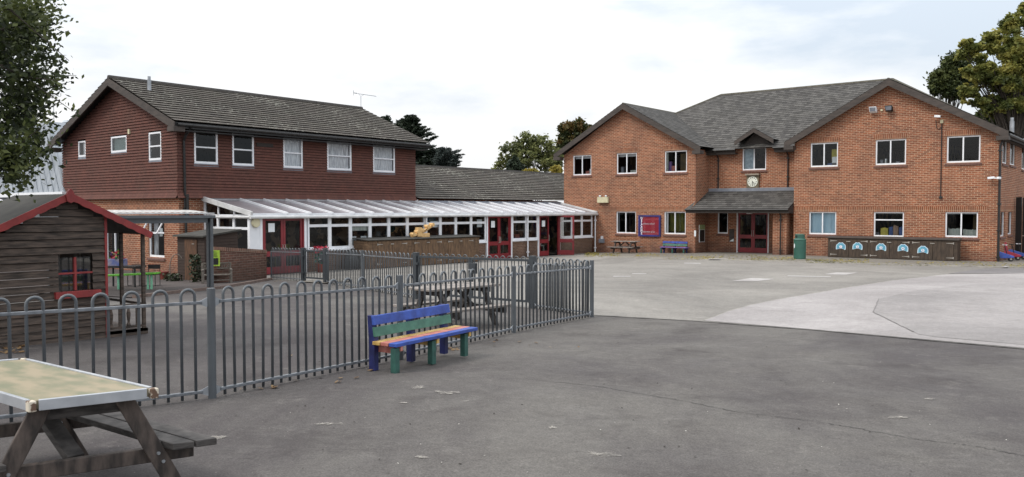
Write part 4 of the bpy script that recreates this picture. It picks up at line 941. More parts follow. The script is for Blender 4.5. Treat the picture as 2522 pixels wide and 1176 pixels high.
q.face([(LX, L_e, base_z - .5), (L_w, L_e, base_z - .5), (L_w, L_e, 4.4), (AP_X, L_e, AP_Z - .1), (LX, L_e, 4.4)], [(0, 0), (9, 0), (9, 4), (4.5, 6), (0, 4)])
q.build('tile_cladding', M['cladtile'], bL)
for h in hG: window(bL, FG, h, cols=(), rows=(.5,) if h[3] - h[2] > .75 else (), fw=.06, inset=-.045, sill='lead')
for h in hF: window(bL, FF, h, cols=(), rows=(.5,), fw=.065, inset=-.045, sill='lead')
window(bL, FG, gw, cols=(), rows=(.66,), fw=.06, sill='brick'); window(bL, FG, gd, cols=(.5,), rows=(), fw=.05, sill=None, name='patio_door')
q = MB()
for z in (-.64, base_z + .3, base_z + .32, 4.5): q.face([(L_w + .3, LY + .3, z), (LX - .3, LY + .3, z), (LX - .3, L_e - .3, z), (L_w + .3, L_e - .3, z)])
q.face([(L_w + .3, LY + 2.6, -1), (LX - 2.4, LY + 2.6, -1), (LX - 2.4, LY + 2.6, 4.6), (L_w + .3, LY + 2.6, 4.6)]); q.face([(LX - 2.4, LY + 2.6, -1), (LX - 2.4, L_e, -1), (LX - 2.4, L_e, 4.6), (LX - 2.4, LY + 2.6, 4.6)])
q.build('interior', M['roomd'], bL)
for k in (2, 3, 4): inwin(bL, FF, hF[k], 'curtain', .02, .98, .03, .97, n=-.055, name='net_curtain', wav=.02)
inwin(bL, FG, hG[1], mat('frosted_pane', (0.26, 0.34, 0.33), .5, (0.2, .27, .27), 3), .05, .95, .05, .95, n=-.05, name='window_film'); inwin(bL, FG, hG[0], 'curtain', .05, .95, .4, .9, n=-.05, name='net_curtain')
inwin(bL, FG, gd, 'bluecur', .0, 1, .72, .98, n=-.2, name='curtain', wav=.01); inwin(bL, FG, gw, 'curtain', .05, .95, .06, .3, n=-.2, name='net_curtain', wav=.02)
q = MB(); s_ = gw[0] + (gw[1] - gw[0]) * .55; q.fb(FG, s_, s_ + .22, gw[2] + .75, gw[2] + 1.05, -.105, -.10); q.build('window_notice', M['paper'], bL)
# opening light tilted out of the ground floor window
q = MB(); a, b, zt_, zo = gw[0] + .02, gw[1] - .02, gw[3], gw[2] + (gw[3] - gw[2]) * .66
for s_ in (a, b): q.bar(FG.pt(s_, zt_, .0), FG.pt(s_, zo, .26), .04, .04)
q.bar(FG.pt(a, zo, .26), FG.pt(b, zo, .26), .04, .04); q.build('opening_light', M['upvc'], bL)
q = MB(); s_, z_ = FG.hit(322, 325); q.fb(FG, s_ - .06, s_ + .06, z_ - .09, z_ + .09, .03, .09); q.build('vent_cap', M['cream'], bL)
q = MB(); s_, z_ = FF.hit(650, 358); q.fb(FF, s_ - .36, s_ + .36, z_ - .07, z_ + .07, .03, .075); q.build('air_vent', M['darktimber'], bL)
# roof
VY = LY - .42; BY = L_e + .45
q = MB(); ex = -26.66; ew = -36.60; EW_Z = AP_Z - SL * (AP_X - ew)
tslope(q, (ex, VY, EV_Z), (ex, BY, EV_Z), (AP_X, VY, AP_Z), (AP_X, BY, AP_Z), .30, .055)
tslope(q, (ew, BY, EW_Z), (ew, VY, EW_Z), (AP_X, BY, AP_Z), (AP_X, VY, AP_Z), .30, .055)
q.build('roof', M['rooftile'], bL)
q = MB(); ridge(q, (AP_X, VY, AP_Z), (AP_X, BY, AP_Z), .10); q.build('ridge_tiles', mat('dark_ridge', (.06, .055, .05), .9, (.04, .037, .035), 6), bL)
barge(bL, ew - .02, AP_X, ex + .02, VY - .03, EV_Z - .02, AP_Z - .03, h=.27, zl=EW_Z - .02)
q = MB()
for e, ez_ in ((ew, EW_Z), (ex, EV_Z)): q.face([(e, VY, ez_ - .05), (AP_X, VY, AP_Z - .08), (AP_X, LY, AP_Z - .08), (e, LY, ez_ - .05)])
q.box(ex - .50, ex, VY + .05, BY - .05, EV_Z - .16, EV_Z - .13); q.box(ex - .04, ex - .01, VY + .05, BY - .02, EV_Z - .22, EV_Z - .02)
q.box(LX + .05, ex - .05, VY + .05, BY - .05, 4.30, 4.33); q.build('soffit', M['black'], bL)  # black fascia; soffit black too, standing for the shadow beneath the eaves
q = MB(); q.tube([(ex + .05, VY + .1, EV_Z - .10), (ex + .05, BY, EV_Z - .10)], .055, 8); q.build('gutter', M['black'], bL)
sp, zp = FF.hit(444, 330, .08); c0 = FF.pt(sp + .12, 0, .12)
pipe(bL, [(ex + .05, c0.y, EV_Z - .14), (ex - .3, c0.y, 4.2), (LX + .10, c0.y, 4.0), (LX + .10, c0.y + .02, 1.55), (LX + .22, c0.y + .04, 1.35), (LX + .22, c0.y + .04, base_z + .1), (LX + .09, c0.y + .04, base_z - .25), (LX + .09, c0.y + .04, -.5)], r=.045)
# flue
p = EYE + ray(368, 238) * ((AP_X + 1.25) / (ray(368, 238).x)); h0 = p.z
q = MB(); q.tube([(p.x, p.y, h0 - .15), (p.x, p.y, h0 + .62)], .07, 10); q.tube([(p.x, p.y, h0 + .62), (p.x, p.y, h0 + .74)], .055, 10); q.lathe((p.x, p.y, h0 - .02), [(.13, 0), (.085, .12)], 12); q.build('flue', M['galv'], bL)
# TV aerial
d = ray(889, 268); t = AP_X / d.x; p = EYE + d * t
ae = thing('tv_aerial', 'thin rooftop television aerial at the far end of the ridge', 'aerial', (p.x, p.y, p.z))
k = t / F_PX
q = MB(); q.tube([p, p + UP * 30 * k], .012, 6); q.build('mast', M['lead'], ae)
v0 = p + RX * (-18 * k) + UP * (38 * k); v1 = p + RX * (38 * k) + UP * (30 * k); q = MB(); q.bar(v0, v1, .018, .018)
q.bar(p + UP * 30 * k, p + RX * (-6 * k) + UP * 36 * k, .01, .01); q.bar(p + UP * 30 * k, p + RX * (7 * k) + UP * 34 * k, .01, .01)
for i in range(9): c = v0.lerp(v1, .25 + i * .09); q.bar(c - FW * .16, c + FW * .16, .007, .007)
q.build('boom', M['lead'], ae)
q = MB(); q.bar(v0 - UP * 6 * k, v0 + UP * 7 * k, .012, .012); q.bar(v0 - FW * .15 + UP * .05, v0 + FW * .15 + UP * .05, .012, .012); q.bar(v0 + UP * .0, v0 + RX * 8 * k, .05, .02); q.build('reflector', M['lead'], ae)

# low wing between the two blocks
lw = thing('low_wing', 'long low wing with a lichen spotted tiled roof linking the two blocks', 'building', (-31, 32, gz(-28, 32)))
RXx = -31.72; r1 = EYE + ray(1025, 410) * (RXx / ray(1025, 410).x); r2 = EYE + ray(1385, 430) * (RXx / ray(1385, 430).x)
rz_ = (r1.z + r2.z) / 2; e1 = EYE + ray(1180, 493) * (-27.0 / ray(1180, 493).x)
q = MB(); tslope(q, (-26.95, L_e + .02, e1.z), (-26.95, 47, e1.z), (RXx, L_e + .02, rz_), (RXx, 47, rz_), .30, .055)
tslope(q, (-36.5, 47, e1.z), (-36.5, L_e + .02, e1.z), (RXx, 47, rz_), (RXx, L_e + .02, rz_), .30, .055); q.build('roof', M['rooftile'], lw)
q = MB(); ridge(q, (RXx, L_e, rz_), (RXx, 47, rz_)); q.build('ridge_tiles', mat('dark_ridge2', (.06, .055, .05), .9, (.04, .037, .035), 6), lw)
q = MB(); wall(q, Fac((-27.25, L_e + .03), (-27.25, FY)), 0, FY - L_e, -1, e1.z, []); q.face([(-36.2, 47, -1), (-36.2, L_e, -1), (-36.2, L_e, e1.z), (-36.2, 47, e1.z)]); q.build('wall', M['brick'], lw)
q = MB(); q.face([(-27.0, 26.8, e1.z - .06), (-26.99, 37.88, e1.z - .06), (-26.82, 37.88, e1.z - .22), (-26.82, 26.8, e1.z - .22)]); q.build('flashing', M['lead'], lw)

# ================================================================ zinc clad block, far left
zb = thing('zinc_building', 'grey zinc clad block with sloping walls behind the playhouse', 'building', (-41, 15, -.6))
FZ = Fac((-52, 15.22), (-36.9, 15.22)); s_r, zlo = FZ.hit(160, 474); s_t, zhi = FZ.hit(120, 300, -.8)
q = MB(); A = [FZ.pt(-2, zlo, 0), FZ.pt(s_r, zlo, 0), FZ.pt(s_t, zhi, -.8), FZ.pt(-2, zhi, -.8)]; q.face(A); q.face([FZ.pt(s_r, zlo, 0), FZ.pt(s_r, zlo, -9), FZ.pt(s_t, zhi, -8.4), FZ.pt(s_t, zhi, -.8)]); q.face([FZ.pt(s_t, zhi, -.8), FZ.pt(s_t, zhi, -8.4), FZ.pt(-2, zhi, -8.4), FZ.pt(-2, zhi, -.8)])
zc = q.build('cladding', M['zinc'], zb)
q = MB()
for i in range(30):
    u = s_r - i * .52; v = s_t + (u - s_r)
    if i == 0: q.bar(FZ.pt(s_r, zlo, .01), FZ.pt(s_t, zhi, -.79), .07, .04); continue
    q.bar(FZ.pt(u, zlo, .015), FZ.pt(v, zhi, -.785), .02, .045)
q.build('standing_seam', M['zinc'], zb)
q = MB(); q.fb(FZ, -2, s_r + .1, zlo - .16, zlo + .02, -.1, .16); q.build('gutter', M['upvc'], zb)
q = MB(); q.fb(FZ, -2, s_r, zlo - .62, zlo - .16, -9, .02); q.build('fascia', mat('blue_grey_fascia', (.12, .135, .155), .5), zb)
q = MB(); q.fb(FZ, -2, s_r - .1, -1, zlo - .62, -9, -.2); q.build('wall', mat('grey_lower_wall', (.14, .15, .165), .6), zb)
r_ = FZ.rect(24, 385, 52, 418, -.4); q = MB(); q.fb(FZ, r_[0], r_[1], r_[2], r_[3], -.6, -.30); wf = q.build('window', M['upvc'], zb)
q = MB(); q.fb(FZ, r_[0] + .06, r_[1] - .06, r_[2] + .06, r_[3] - .06, -.5, -.295); q.build('pane', M['lead'], wf)
q = MB(); c = FZ.pt(*FZ.hit(133, 300, -1), -1); q.tube([c, c + UP * .75], .014, 6); q.build('mast', M['lead'], zb)
q = MB(); r3 = FZ.hit(0, 497, .5); r4 = FZ.hit(45, 512, .5)
for k in range(2): q.bar(FZ.pt(r3[0] - .5, r3[1] + .12 - k * .35, .4), FZ.pt(r4[0] + .4, r4[1] - .08 - k * .35, .4), .05, .05)
q.build('brace', M['upvc'], zb)
# white chimney-like cowl behind the left verge
cc = EYE + ray(168, 318) * (38 / 1.0); q = MB(); q.tube([cc - UP * 1.2, cc + UP * .28], .16, 10); q.lathe(cc + UP * .28, [(.24, 0), (.24, .10), (.1, .2)], 10); tag(q.build('chimney_cowl', M['paper']), 'white cowl standing behind the left edge of the tiled gable', 'cowl')

# ================================================================ conservatory
cx0 = -24.3; y0 = 16.25
pL = EYE + ray(617, 530) * ((y0) / ray(617, 530).y); pR = EYE + ray(1466, 521) * ((FY - .02) / ray(1466, 521).y)
FC = Fac((pL.x, pL.y), (pR.x, pR.y)); FE = Fac((LX + .01, y0), (pL.x, y0))
cn = thing('conservatory', 'long white framed lean-to conservatory with a sloping translucent roof and red doors', 'conservatory', (pL.x, 25, gz(pL.x, 25)))
GH = 0.5 * (FC.hit(700, 530)[1] + FC.hit(1300, 523)[1]); WH = FE.hit(505, 490.5)[1]; WH2 = WH
TOP = GH - .06; SILL = .10
def cs(px): return FC.hit(px, 560)[0]
raf = [702, 759.5, 813.7, 866, 914, 961.5, 1006, 1047, 1088, 1126, 1163, 1199.6, 1233, 1265.7, 1296, 1327.5, 1356, 1383, 1410.5, 1435]
M['polyc'] = mat('smoky_polycarbonate', (0.27, 0.25, 0.27), .25, (0.2, 0.19, 0.2), 2)
def rp_(s, t, h=0): # point on the roof plane, t=0 gutter, 1 wall
    a = FC.pt(s, 0, .10); x = a.x + (LX - a.x) * t; return Vector((x, a.y, GH + (WH - GH) * t + h))
q = MB(); q.face([rp_(-.05, 0), rp_(FC.len, 0), rp_(FC.len, 1), rp_(-.05, 1)]); 
q.face([rp_(-.05, 0, -.03), rp_(-.05, 1, -.03), rp_(FC.len, 1, -.03), rp_(FC.len, 0, -.03)]); q.build('roof_sheet', M['polyc'], cn)
for px in raf:
    q = MB(); s_ = cs(px); q.bar(rp_(s_, -.02, .035), rp_(s_, 1, .035), .06, .07); q.build('roof_bar', M['upvc'], cn)
for s_, w_, h_ in ((-.06, .08, .16), (FC.len - .05, .12, .10)): q = MB(); q.bar(rp_(s_, -.02, .02), rp_(s_, 1, .02), w_, h_); q.build('end_bar', M['alu'], cn)
q = MB(); q.box(LX + .02, LX + .10, y0 - .04, L_e + .1, WH - .03, WH + .09); q.build('wall_bar', M['upvc'], cn)
q = MB(); q.fb(FC, -.1, FC.len, GH - .07, GH - .01, .03, .12); q.fb(FC, -.1, FC.len, GH - .03, GH + .03, .12, .13); q.build('eaves_beam', M['upvc'], cn)
q = MB(); a, b = FC.pt(-.12, GH - .10, .15), FC.pt(FC.len, GH - .10, .15); q.tube([a, b], .06, 8); q.build('gutter', M['alu'], cn)
q = MB(); a, b = FE.pt(.9, GH - .10, .08), FE.pt(FE.len + .1, GH - .10, .08); q.tube([a, b], .05, 8); q.build('gutter', M['alu'], cn)
# plinth and front frame
groups = [('w', 758, [812.5, 863.5, 911.7, 958, 1003.7, 1047, 1085, 1123, 1160.7], 1197), ('w', 1262, [1296.7], 1324.8), ('w', 1380, [1409, 1433.6], 1459)]
bay = 0
for kind, a, mids, b in groups:
    sa, sb = cs(a), cs(b)
    q = MB(); q.fb(FC, sa, sb, -1, SILL, -.2, -.03); q.build('plinth', M['brickdark'], cn)
    q = MB(); q.fb(FC, sa - .03, sb + .03, SILL, SILL + .06, -.12, .05); q.build('sill', M['upvc'], cn)
    E = [sa] + [cs(m_) for m_ in mids] + [sb]
    for i in range(len(E) - 1):
        h = (E[i], E[i + 1], SILL + .06, TOP)
        window(cn, FC, h, cols=(), rows=(.70,), fw=.075, inset=.0, sill=None, bars=.10); bay += 1
# downpipes on the front
for px in (1047, 1296.7, 1463): pipe(cn, [FC.pt(cs(px), GH - .12, .12), FC.pt(cs(px), GH - .2, .08), FC.pt(cs(px), gz(*FC.pt(cs(px), 0).xy) + .05, .08)], r=.034, m='upvc')
# white panel beside the first doors and corner post
q = MB(); q.fb(FC, -.04, cs(643), -1, TOP, -.12, -.0); q.build('panel', M['upvc'], cn)
for px in (643, 752): 
    q = MB(); q.fb(FC, cs(px) - .05, cs(px) + .05, -1, TOP, -.12, .012); q.build('post', M['upvc'], cn)
for px in (1200, 1260, 1326.5, 1379): 
    q = MB(); q.fb(FC, cs(px) - .045, cs(px) + .045, -1, TOP, -.12, .014); q.build('post', M['upvc'], cn)
q = MB(); q.fb(FC, 0, FC.len, TOP, GH, -.1, .0); q.build('head_rail', M['upvc'], cn)
def ddoor(a, b, openr=False):
    s0, s1 = cs(a) + .05, cs(b) - .05; z0 = gz(*FC.pt((s0 + s1) / 2, 0).xy) + .03; m_ = (s0 + s1) / 2
    q = MB(); q.fb(FC, s0 - .0, s1, TOP - .07, TOP, -.10, .0); q.fb(FC, s0, s0 + .05, z0, TOP, -.1, 0); q.fb(FC, s1 - .05, s1, z0, TOP, -.1, 0); q.build('door_frame', M['red'], cn)
    d1 = door(cn, FC, s0 + .055, m_ - .005, z0, TOP - .08, -.03, mid=.36, handle=1)
    q = MB(); z_ = z0 + 1.45; q.fb(FC, s0 + .25, s0 + .25 + .26, z_, z_ + .3, -.018, -.012); q.build('notice', M['paper'], d1)
    if not openr: door(cn, FC, m_ + .005, s1 - .055, z0, TOP - .08, -.03, mid=.36, handle=-1)
    else:
        p = FC.pt(s1 - .06, 0, -.02); F2 = Fac((p.x, p.y), (p.x + FC.n.x * .85 + FC.u.x * .35, p.y + FC.n.y * .85 + FC.u.y * .35)); door(cn, F2, 0, m_ * 0 + (s1 - m_) - .06, z0, TOP - .08, 0, mid=.36, handle=1)
ddoor(643, 752); ddoor(1200, 1260); ddoor(1326.5, 1379, True)
# end wall facing the patio
q = MB(); q.fb(FE, 0, FE.len, -1, SILL - .35, -.2, -.03); q.build('plinth', M['brickdark'], cn)
ex_ = [FE.hit(p_, 560)[0] for p_ in (503, 536, 575, 612)]
for i in range(3): window(cn, FE, (ex_[i], ex_[i + 1], SILL - .35, TOP), cols=(), rows=(.74,), fw=.06, inset=0.0, sill=None, bars=.09)
for i in range(3):
    u0, u1 = ex_[i], ex_[i + 1]; f = lambda u: WH + (GH - WH) * u / FE.len - .06
    q = MB(); q.bar(FE.pt(u0, TOP, -.05), FE.pt(u0, f(u0), -.05), .06, .06); q.bar(FE.pt(u0, TOP + .02, -.05), FE.pt(u1, TOP + .02, -.05), .06, .05); w_ = q.build('gable_light', M['upvc'], cn)
    q = MB(); q.face([FE.pt(u0, TOP, -.05), FE.pt(u1, TOP, -.05), FE.pt(u1, f(u1), -.05), FE.pt(u0, f(u0), -.05)]); q.build('pane', M['glass'], w_)
q = MB(); q.bar(FE.pt(.03, -1, -.03), FE.pt(.03, WH, -.03), .07, .07); q.build('post', M['upvc'], cn)
# inner wall, floor, low cupboards and displays inside
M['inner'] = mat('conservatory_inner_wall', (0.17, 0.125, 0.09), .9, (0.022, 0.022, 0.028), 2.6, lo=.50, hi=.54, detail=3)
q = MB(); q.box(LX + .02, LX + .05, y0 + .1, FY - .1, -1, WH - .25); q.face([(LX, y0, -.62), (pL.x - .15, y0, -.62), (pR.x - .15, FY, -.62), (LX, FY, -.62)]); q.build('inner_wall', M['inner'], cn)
def poster(s, z, w_, h_, m, n=-.10, parent=cn, F=FC, name='poster'):
    q = MB(); q.face([F.pt(s, z, n), F.pt(s + w_, z, n), F.pt(s + w_, z + h_, n), F.pt(s, z + h_, n)]); return q.build(name, m if not isinstance(m, str) else M[m], parent)
poster(cs(869), .80, .95, .26, 'bookw'); poster(cs(869), .25, .26, .34, 'paper'); poster(cs(881), .2, .26, .22, 'paper'); poster(cs(893), .25, .28, .34, 'paper')
poster(cs(1064), .86, .62, .26, 'paper'); poster(cs(1179), .82, .34, .34, 'paper')
s_, z_ = FC.hit(632, 549, .1); q = MB(); q.prism([FC.pt(s_ + .155 * math.cos(k * math.pi / 12), z_ + .165 * math.sin(k * math.pi / 12), .0) for k in range(24)], FC.n * .10)
tag(q.build('bulkhead_light', M['cream'], bevel=.02, fixn=True), 'round cream bulkhead light on the white panel beside the red doors', 'light')
# furniture silhouettes inside
rr = random.Random(11)
for k in range(22):
    s_ = 1.2 + k * (FC.len - 2) / 22; c = FC.pt(s_, 0, -ru(.9, 1.9)); h_ = rr.uniform(.35, .8)
    q = MB(); zz = -.62; m_ = rr.choice(['manila', 'bookw', 'roomd', 'sheddoor', 'bookb', 'pink', 'manila', 'olive', 'lead'])
    q.box(c.x - .2, c.x + .2, c.y - .3, c.y + .3, zz + h_ - .04, zz + h_)
    for i in (-.17, .17):
        for j in (-.27, .27): q.box(c.x + i - .02, c.x + i + .02, c.y + j - .02, c.y + j + .02, zz, zz + h_ - .04)
    if k % 2: q.box(c.x - .15, c.x + .1, c.y - .2, c.y + .15, zz + h_, zz + h_ + rr.uniform(.1, .4))
    o = q.build('classroom_table', M[m_])
    tag(o, 'small table behind the conservatory glazing, one of a dim row', 'table', 'tables inside the conservatory')
# ================================================================ railings
HOOPS = {}
def hoop_mesh(h, w, r, zb):
    key = (round(h, 3), round(w, 3), r, round(zb, 2))
    if key in HOOPS: return HOOPS[key]
    q = MB(); pts = [(-w / 2, 0, zb), (-w / 2, 0, h - w / 2)] + [(-w / 2 * math.cos(a), 0, h - w / 2 + w / 2 * math.sin(a)) for a in [k * math.pi / 8 for k in range(1, 8)]] + [(w / 2, 0, h - w / 2), (w / 2, 0, zb)]
    q.tube(pts, r, 8); me = bpy.data.meshes.new('hoop'); me.from_pydata([tuple(v) for v in q.v], [], q.f); me.materials.append(M['grey'])
    for p in me.polygons: p.use_smooth = True
    HOOPS[key] = me; return me
def put(me, name, parent, loc, ang, shear=0):
    o = bpy.data.objects.new(name, me); sc.collection.objects.link(o); o.parent = parent; org = ORG.get(parent.name, Vector((0, 0, 0)))
    o.location = Vector(loc) - org; o.rotation_euler = (0, 0, ang); ORG[o.name] = org; return o
def panel(t, a, b, n, htop=.985, rail=.875, low=.07, brk=True, r=.0135, railr=.018, z=None):
    za, zb = (gz(*a.xy), gz(*b.xy)) if z is None else z
    d = Vector((b.x - a.x, b.y - a.y, 0)); Ld = d.length; u = d.normalized(); ang = math.atan2(u.y, u.x)
    gap = .085 if brk else .02
    for h in (rail, low):
        q = MB(); p0 = a + u * gap; p1 = b - u * gap
        q.bar(Vector((p0.x, p0.y, za + h)), Vector((p1.x, p1.y, zb + h)), .04, railr * 1.5); q.build('rail', M['railm'], t, bevel=.004)
        if brk:
            for p, zz, s_ in ((a, za, 1), (b, zb, -1)):
                q = MB(); c = Vector((p.x, p.y, zz + h)) + u * s_ * .035
                q.prism([c + Vector((0, 0, .045)), c - Vector((0, 0, .045)), c + u * s_ * .07 - Vector((0, 0, .014)), c + u * s_ * .07 + Vector((0, 0, .014))], Vector((u.y, -u.x, 0)) * .008); q.build('bracket', M['galv'], t, fixn=True)
    span = Ld - 2 * gap; pitch = span / n; wd = min(.125, pitch * .5)
    for i in range(n):
        k = (gap + pitch * (i + .5)) / Ld; p = a.lerp(b, k); zz = za + (zb - za) * k
        me = hoop_mesh(htop, wd, r, .0 if low > .05 else -.02); o_ = put(me, 'hoop', t, (p.x, p.y, zz + .012 + ru(-.003, .003)), ang + ru(-.03, .03)); o_.rotation_euler[0] = ru(-.008, .008); o_.rotation_euler[1] = ru(-.005, .005)
def post(t, p, h=1.0, r=.037, sq=False, name='post', m='grey', ang=0):
    z = gz(*p.xy); q = MB()
    if sq: u = Vector((math.cos(ang), math.sin(ang), 0)); v = Vector((-u.y, u.x, 0)); q.obox((p.x, p.y, 0), u, v, 0, r, r, z - .02, z + h)
    else: q.tube([(p.x, p.y, z - .02), (p.x, p.y, z + h)], r, 14)
    return q.build(name, M[m], t, smooth=not sq)
def P2(X, Z): return W(X, Z)
pA, pB, p1, p2, p3, p4 = P2(-5.6, 5.15), P2(-2.72 - 1.26 * 2.02, 7.5 - 1.02 * 2.02), P2(-2.72, 7.5), P2(-1.32, 9.77), P2(.024, 12.4), P2(1.40, 14.56)
g1, g2, q1, q2, q3, q4 = P2(.40, 16.1), P2(-2.1, 18.2), P2(-3.83, 21.3), P2(-5.36, 23.9), P2(-6.25, 24.9), P2(-7.68, 26.5)
f1 = thing('railing_fence', 'near run of grey hoop topped railings passing behind the rainbow bench', 'railings', p1)
panel(f1, pB, p1, 13); panel(f1, p1, p2, 11); panel(f1, p2, p3, 11); panel(f1, p3, p4, 11)
for p in (pB, p1, p2, p3, p4): post(f1, p)
f2 = thing('railing_fence', 'short return run of grey railings from the corner post to the double gate', 'railings', g1)
panel(f2, p4, g1, 8)
f3 = thing('railing_fence', 'far run of grey railings in front of the long brown storage cupboards', 'railings', q1)
panel(f3, g2, q1, 13, htop=.975, rail=.87); panel(f3, q1, q2, 11, htop=.975, rail=.87); post(f3, q1)
f4 = thing('railing_fence', 'small end run of grey railings beside the garden wall, before the red doors', 'railings', q4)
panel(f4, q4, q3, 11, htop=.98, rail=.87, brk=False); post(f4, q4, .9, .025)
def gate(name, label, a, b, leaves, nh, posts=True, top=.93, group=None):
    t = thing(name, label, 'gate', a, group=group); u = (b - a); u.z = 0; L_ = u.length; u.normalize(); ang = math.atan2(u.y, u.x)
    for p in (a, b): post(t, p, 1.02, .055, True, 'gate_post', 'greyd', ang)
    for k in range(leaves):
        s0 = .07 + k * (L_ - .14) / leaves + .01; s1 = .07 + (k + 1) * (L_ - .14) / leaves - .01
        za, zb = gz(*a.xy), gz(*b.xy); zz = lambda s: za + (zb - za) * s / L_
        pt_ = lambda s, h: Vector((a.x + u.x * s, a.y + u.y * s, zz(s) + h))
        q = MB(); q.bar(pt_(s0, top), pt_(s1, top), .045, .045); q.bar(pt_(s0, .13), pt_(s1, .13), .045, .045)
        q.bar(pt_(s0 + .02, .13), pt_(s0 + .02, top), .045, .045); q.bar(pt_(s1 - .02, .13), pt_(s1 - .02, top), .045, .045); lf = q.build('gate_leaf', M['greyd'], t)
        for i in range(nh):
            s = s0 + .06 + (s1 - s0 - .12) * (i + .5) / nh; me = hoop_mesh(1.0, .11, .010, .13); p = pt_(s, 0); put(me, 'bar', lf, p, ang)
        if k == leaves - 1:
            h = MB(); c = pt_(s0 + .07 if leaves > 1 else s1 - .07, 0); n_ = Vector((u.y, -u.x, 0)); h.obox((c.x + n_.x * .03, c.y + n_.y * .03, 0), u, n_, 0, .10, .035, c.z + .62, c.z + .84); h.build('lock_box', M['greyd'], lf, bevel=.006)
            h = MB(); h.bar(c + n_ * .09 + UP * .70 - u * .06, c + n_ * .09 + UP * .70 + u * .06, .02, .02); h.build('latch', M['galv'], lf)
    for h_ in (.28, .78):
        q = MB(); c = Vector((a.x, a.y, gz(*a.xy) + h_)); q.bar(c - Vector((u.y, -u.x, 0)) * -.05 + u * .02, c - Vector((u.y, -u.x, 0)) * -.05 + u * .11, .03, .05); q.build('hinge', M['greyd'], t)
    return t
gate('double_gate', 'wide grey double gate with square posts behind the picnic table', g2, g1, 2, 8)
gate('single_gate', 'narrow grey gate between the far railings and the red door railings', q3, q2, 1, 6)
# concrete threshold at the small gate
sheet('threshold', [W(-6.3, 24.6), W(-5.3, 23.6), W(-4.7, 24.6), W(-5.7, 25.8)], M['paving'], .03, 'pale concrete threshold below the small gate', cat='ground')

# ================================================================ benches
def bench(label, loc, ang, cols, L_=1.50, group=None):
    """origin at the rear left leg foot, x along the seat, -y towards the sitter's front"""
    t = thing('bench', label, 'bench', loc, rz=ang, group=group); ORG[t.name] = Vector((0, 0, 0))
    c = cols; z_s = .315
    for i, x in enumerate((.05, .68, 1.30)):
        q = MB(); q.prism([(x - .035, .035, 0), (x - .035, -.045, 0), (x - .035, -.045, .33), (x - .035, -.005, .60), (x - .035, .055, .60), (x - .035, .035, .33)], (.07, 0, 0)); q.build('leg', M[c['back']], t, local=True, fixn=True, bevel=.004)
        q = MB(); q.box(x - .035, x + .035, -.345, -.275, 0, .27); q.build('leg', M[c['front']], t, local=True, bevel=.004)
        q = MB(); q.prism([(x + .036, .02, .20), (x + .036, -.22, .20), (x + .036, -.36, .235), (x + .036, -.36, .285), (x + .036, .02, .285)], (.035, 0, 0)); q.build('seat_bearer', M[c['bear'][i]], t, local=True, fixn=True)
    for i, m in enumerate(c['seat']):
        w_ = .105; y1 = -.03 - i * (w_ + .012); q = MB(); q.box(.0, L_, y1 - w_, y1, .286, .325); q.build('seat_slat', M[m], t, local=True, bevel=.005)
    for i, (m, z0, z1, y) in enumerate(((c['b1'], .375, .475, -.048), (c['b2'], .50, .60, -.030))):
        q = MB(); q.prism([(.0, y + .0, z0), (.0, y - .03, z0), (.0, y - .03 + .018, z1), (.0, y + .018, z1)], (1.36, 0, 0)); q.build('back_slat', M[m], t, local=True, fixn=True, bevel=.004)
    return t
bA = G(912, 914); bd = (P2(-.83, 10.1) - P2(-1.54, 9.0)); ang = math.atan2(bd.y, bd.x)
bench('painted bench in blue, green, yellow and red against the near railings', bA, ang, dict(back='dblue', front='dgreen', bear=('pink', 'yellow', 'yellow'), seat=('yellow', 'pink', 'blue'), b1='green', b2='blue'))
fb_ = Vector((R_l + FR.hit(1627, 625, .55)[0], FY - .28, 0)); fb_.z = gz(fb_.x, fb_.y) + .03
bench('blue, green and purple bench against the wall under the window left of the porch', fb_, 0.0, dict(back='dblue', front='dgreen', bear=('dblue', 'dblue', 'dblue'), seat=('purple', 'purple', 'purple'), b1='green', b2='blue'), L_=1.46)

# ================================================================ picnic tables
def picnic(name, label, loc, ang, L_=1.5, Wt=.62, H=.64, Hs=.34, so=.14, sw=.22, top='silverwood', leg='table', planks=4, over=.22, group=None):
    t = thing(name, label, 'picnic table', loc, rz=ang, group=group)
    pw = Wt / planks
    for i in range(planks):
        q = MB(); y0_ = -Wt / 2 + i * pw; q.box(-L_ / 2, L_ / 2, y0_ + .004, y0_ + pw - .004, H - .035, H); q.build('table_board', M[top], t, local=True, bevel=.004)
    for s in (-1, 1):
        for j in range(2):
            y0_ = s * (Wt / 2 + so) + (0 if s > 0 else -sw) + j * sw / 2; q = MB(); q.box(-L_ / 2, L_ / 2, y0_ + .004, y0_ + sw / 2 - .004, Hs - .035, Hs); q.build('seat_board', M[top], t, local=True, bevel=.004)
        x = s * (L_ / 2 - over)
        q = MB(); q.box(x - .025, x + .025, -Wt / 2 - so - sw + .02, Wt / 2 + so + sw - .02, Hs - .13, Hs - .037); q.build('cross_beam', M[leg], t, local=True, bevel=.004)
        q = MB(); q.box(x - .025, x + .025, -Wt / 2 + .03, Wt / 2 - .03, H - .12, H - .037); q.build('top_batten', M[leg], t, local=True, bevel=.004)
        for k in (-1, 1):
            q = MB(); xx = x + .05 * s * -1; q.prism([(xx - .022, k * (Wt / 2 - .18), H - .037), (xx - .022, k * (Wt / 2 - .07), H - .037), (xx - .022, k * (Wt / 2 + so + .08), 0), (xx - .022, k * (Wt / 2 + so - .03), 0)], (.044, 0, 0)); q.build('leg', M[leg], t, local=True, fixn=True, bevel=.004)
        q = MB(); q.bar((x - s * .06, 0, Hs - .10), (x - s * (L_ / 2 - over - .06), 0, H - .05), .07, .045); q.build('brace', M[leg], t, local=True)
    return t
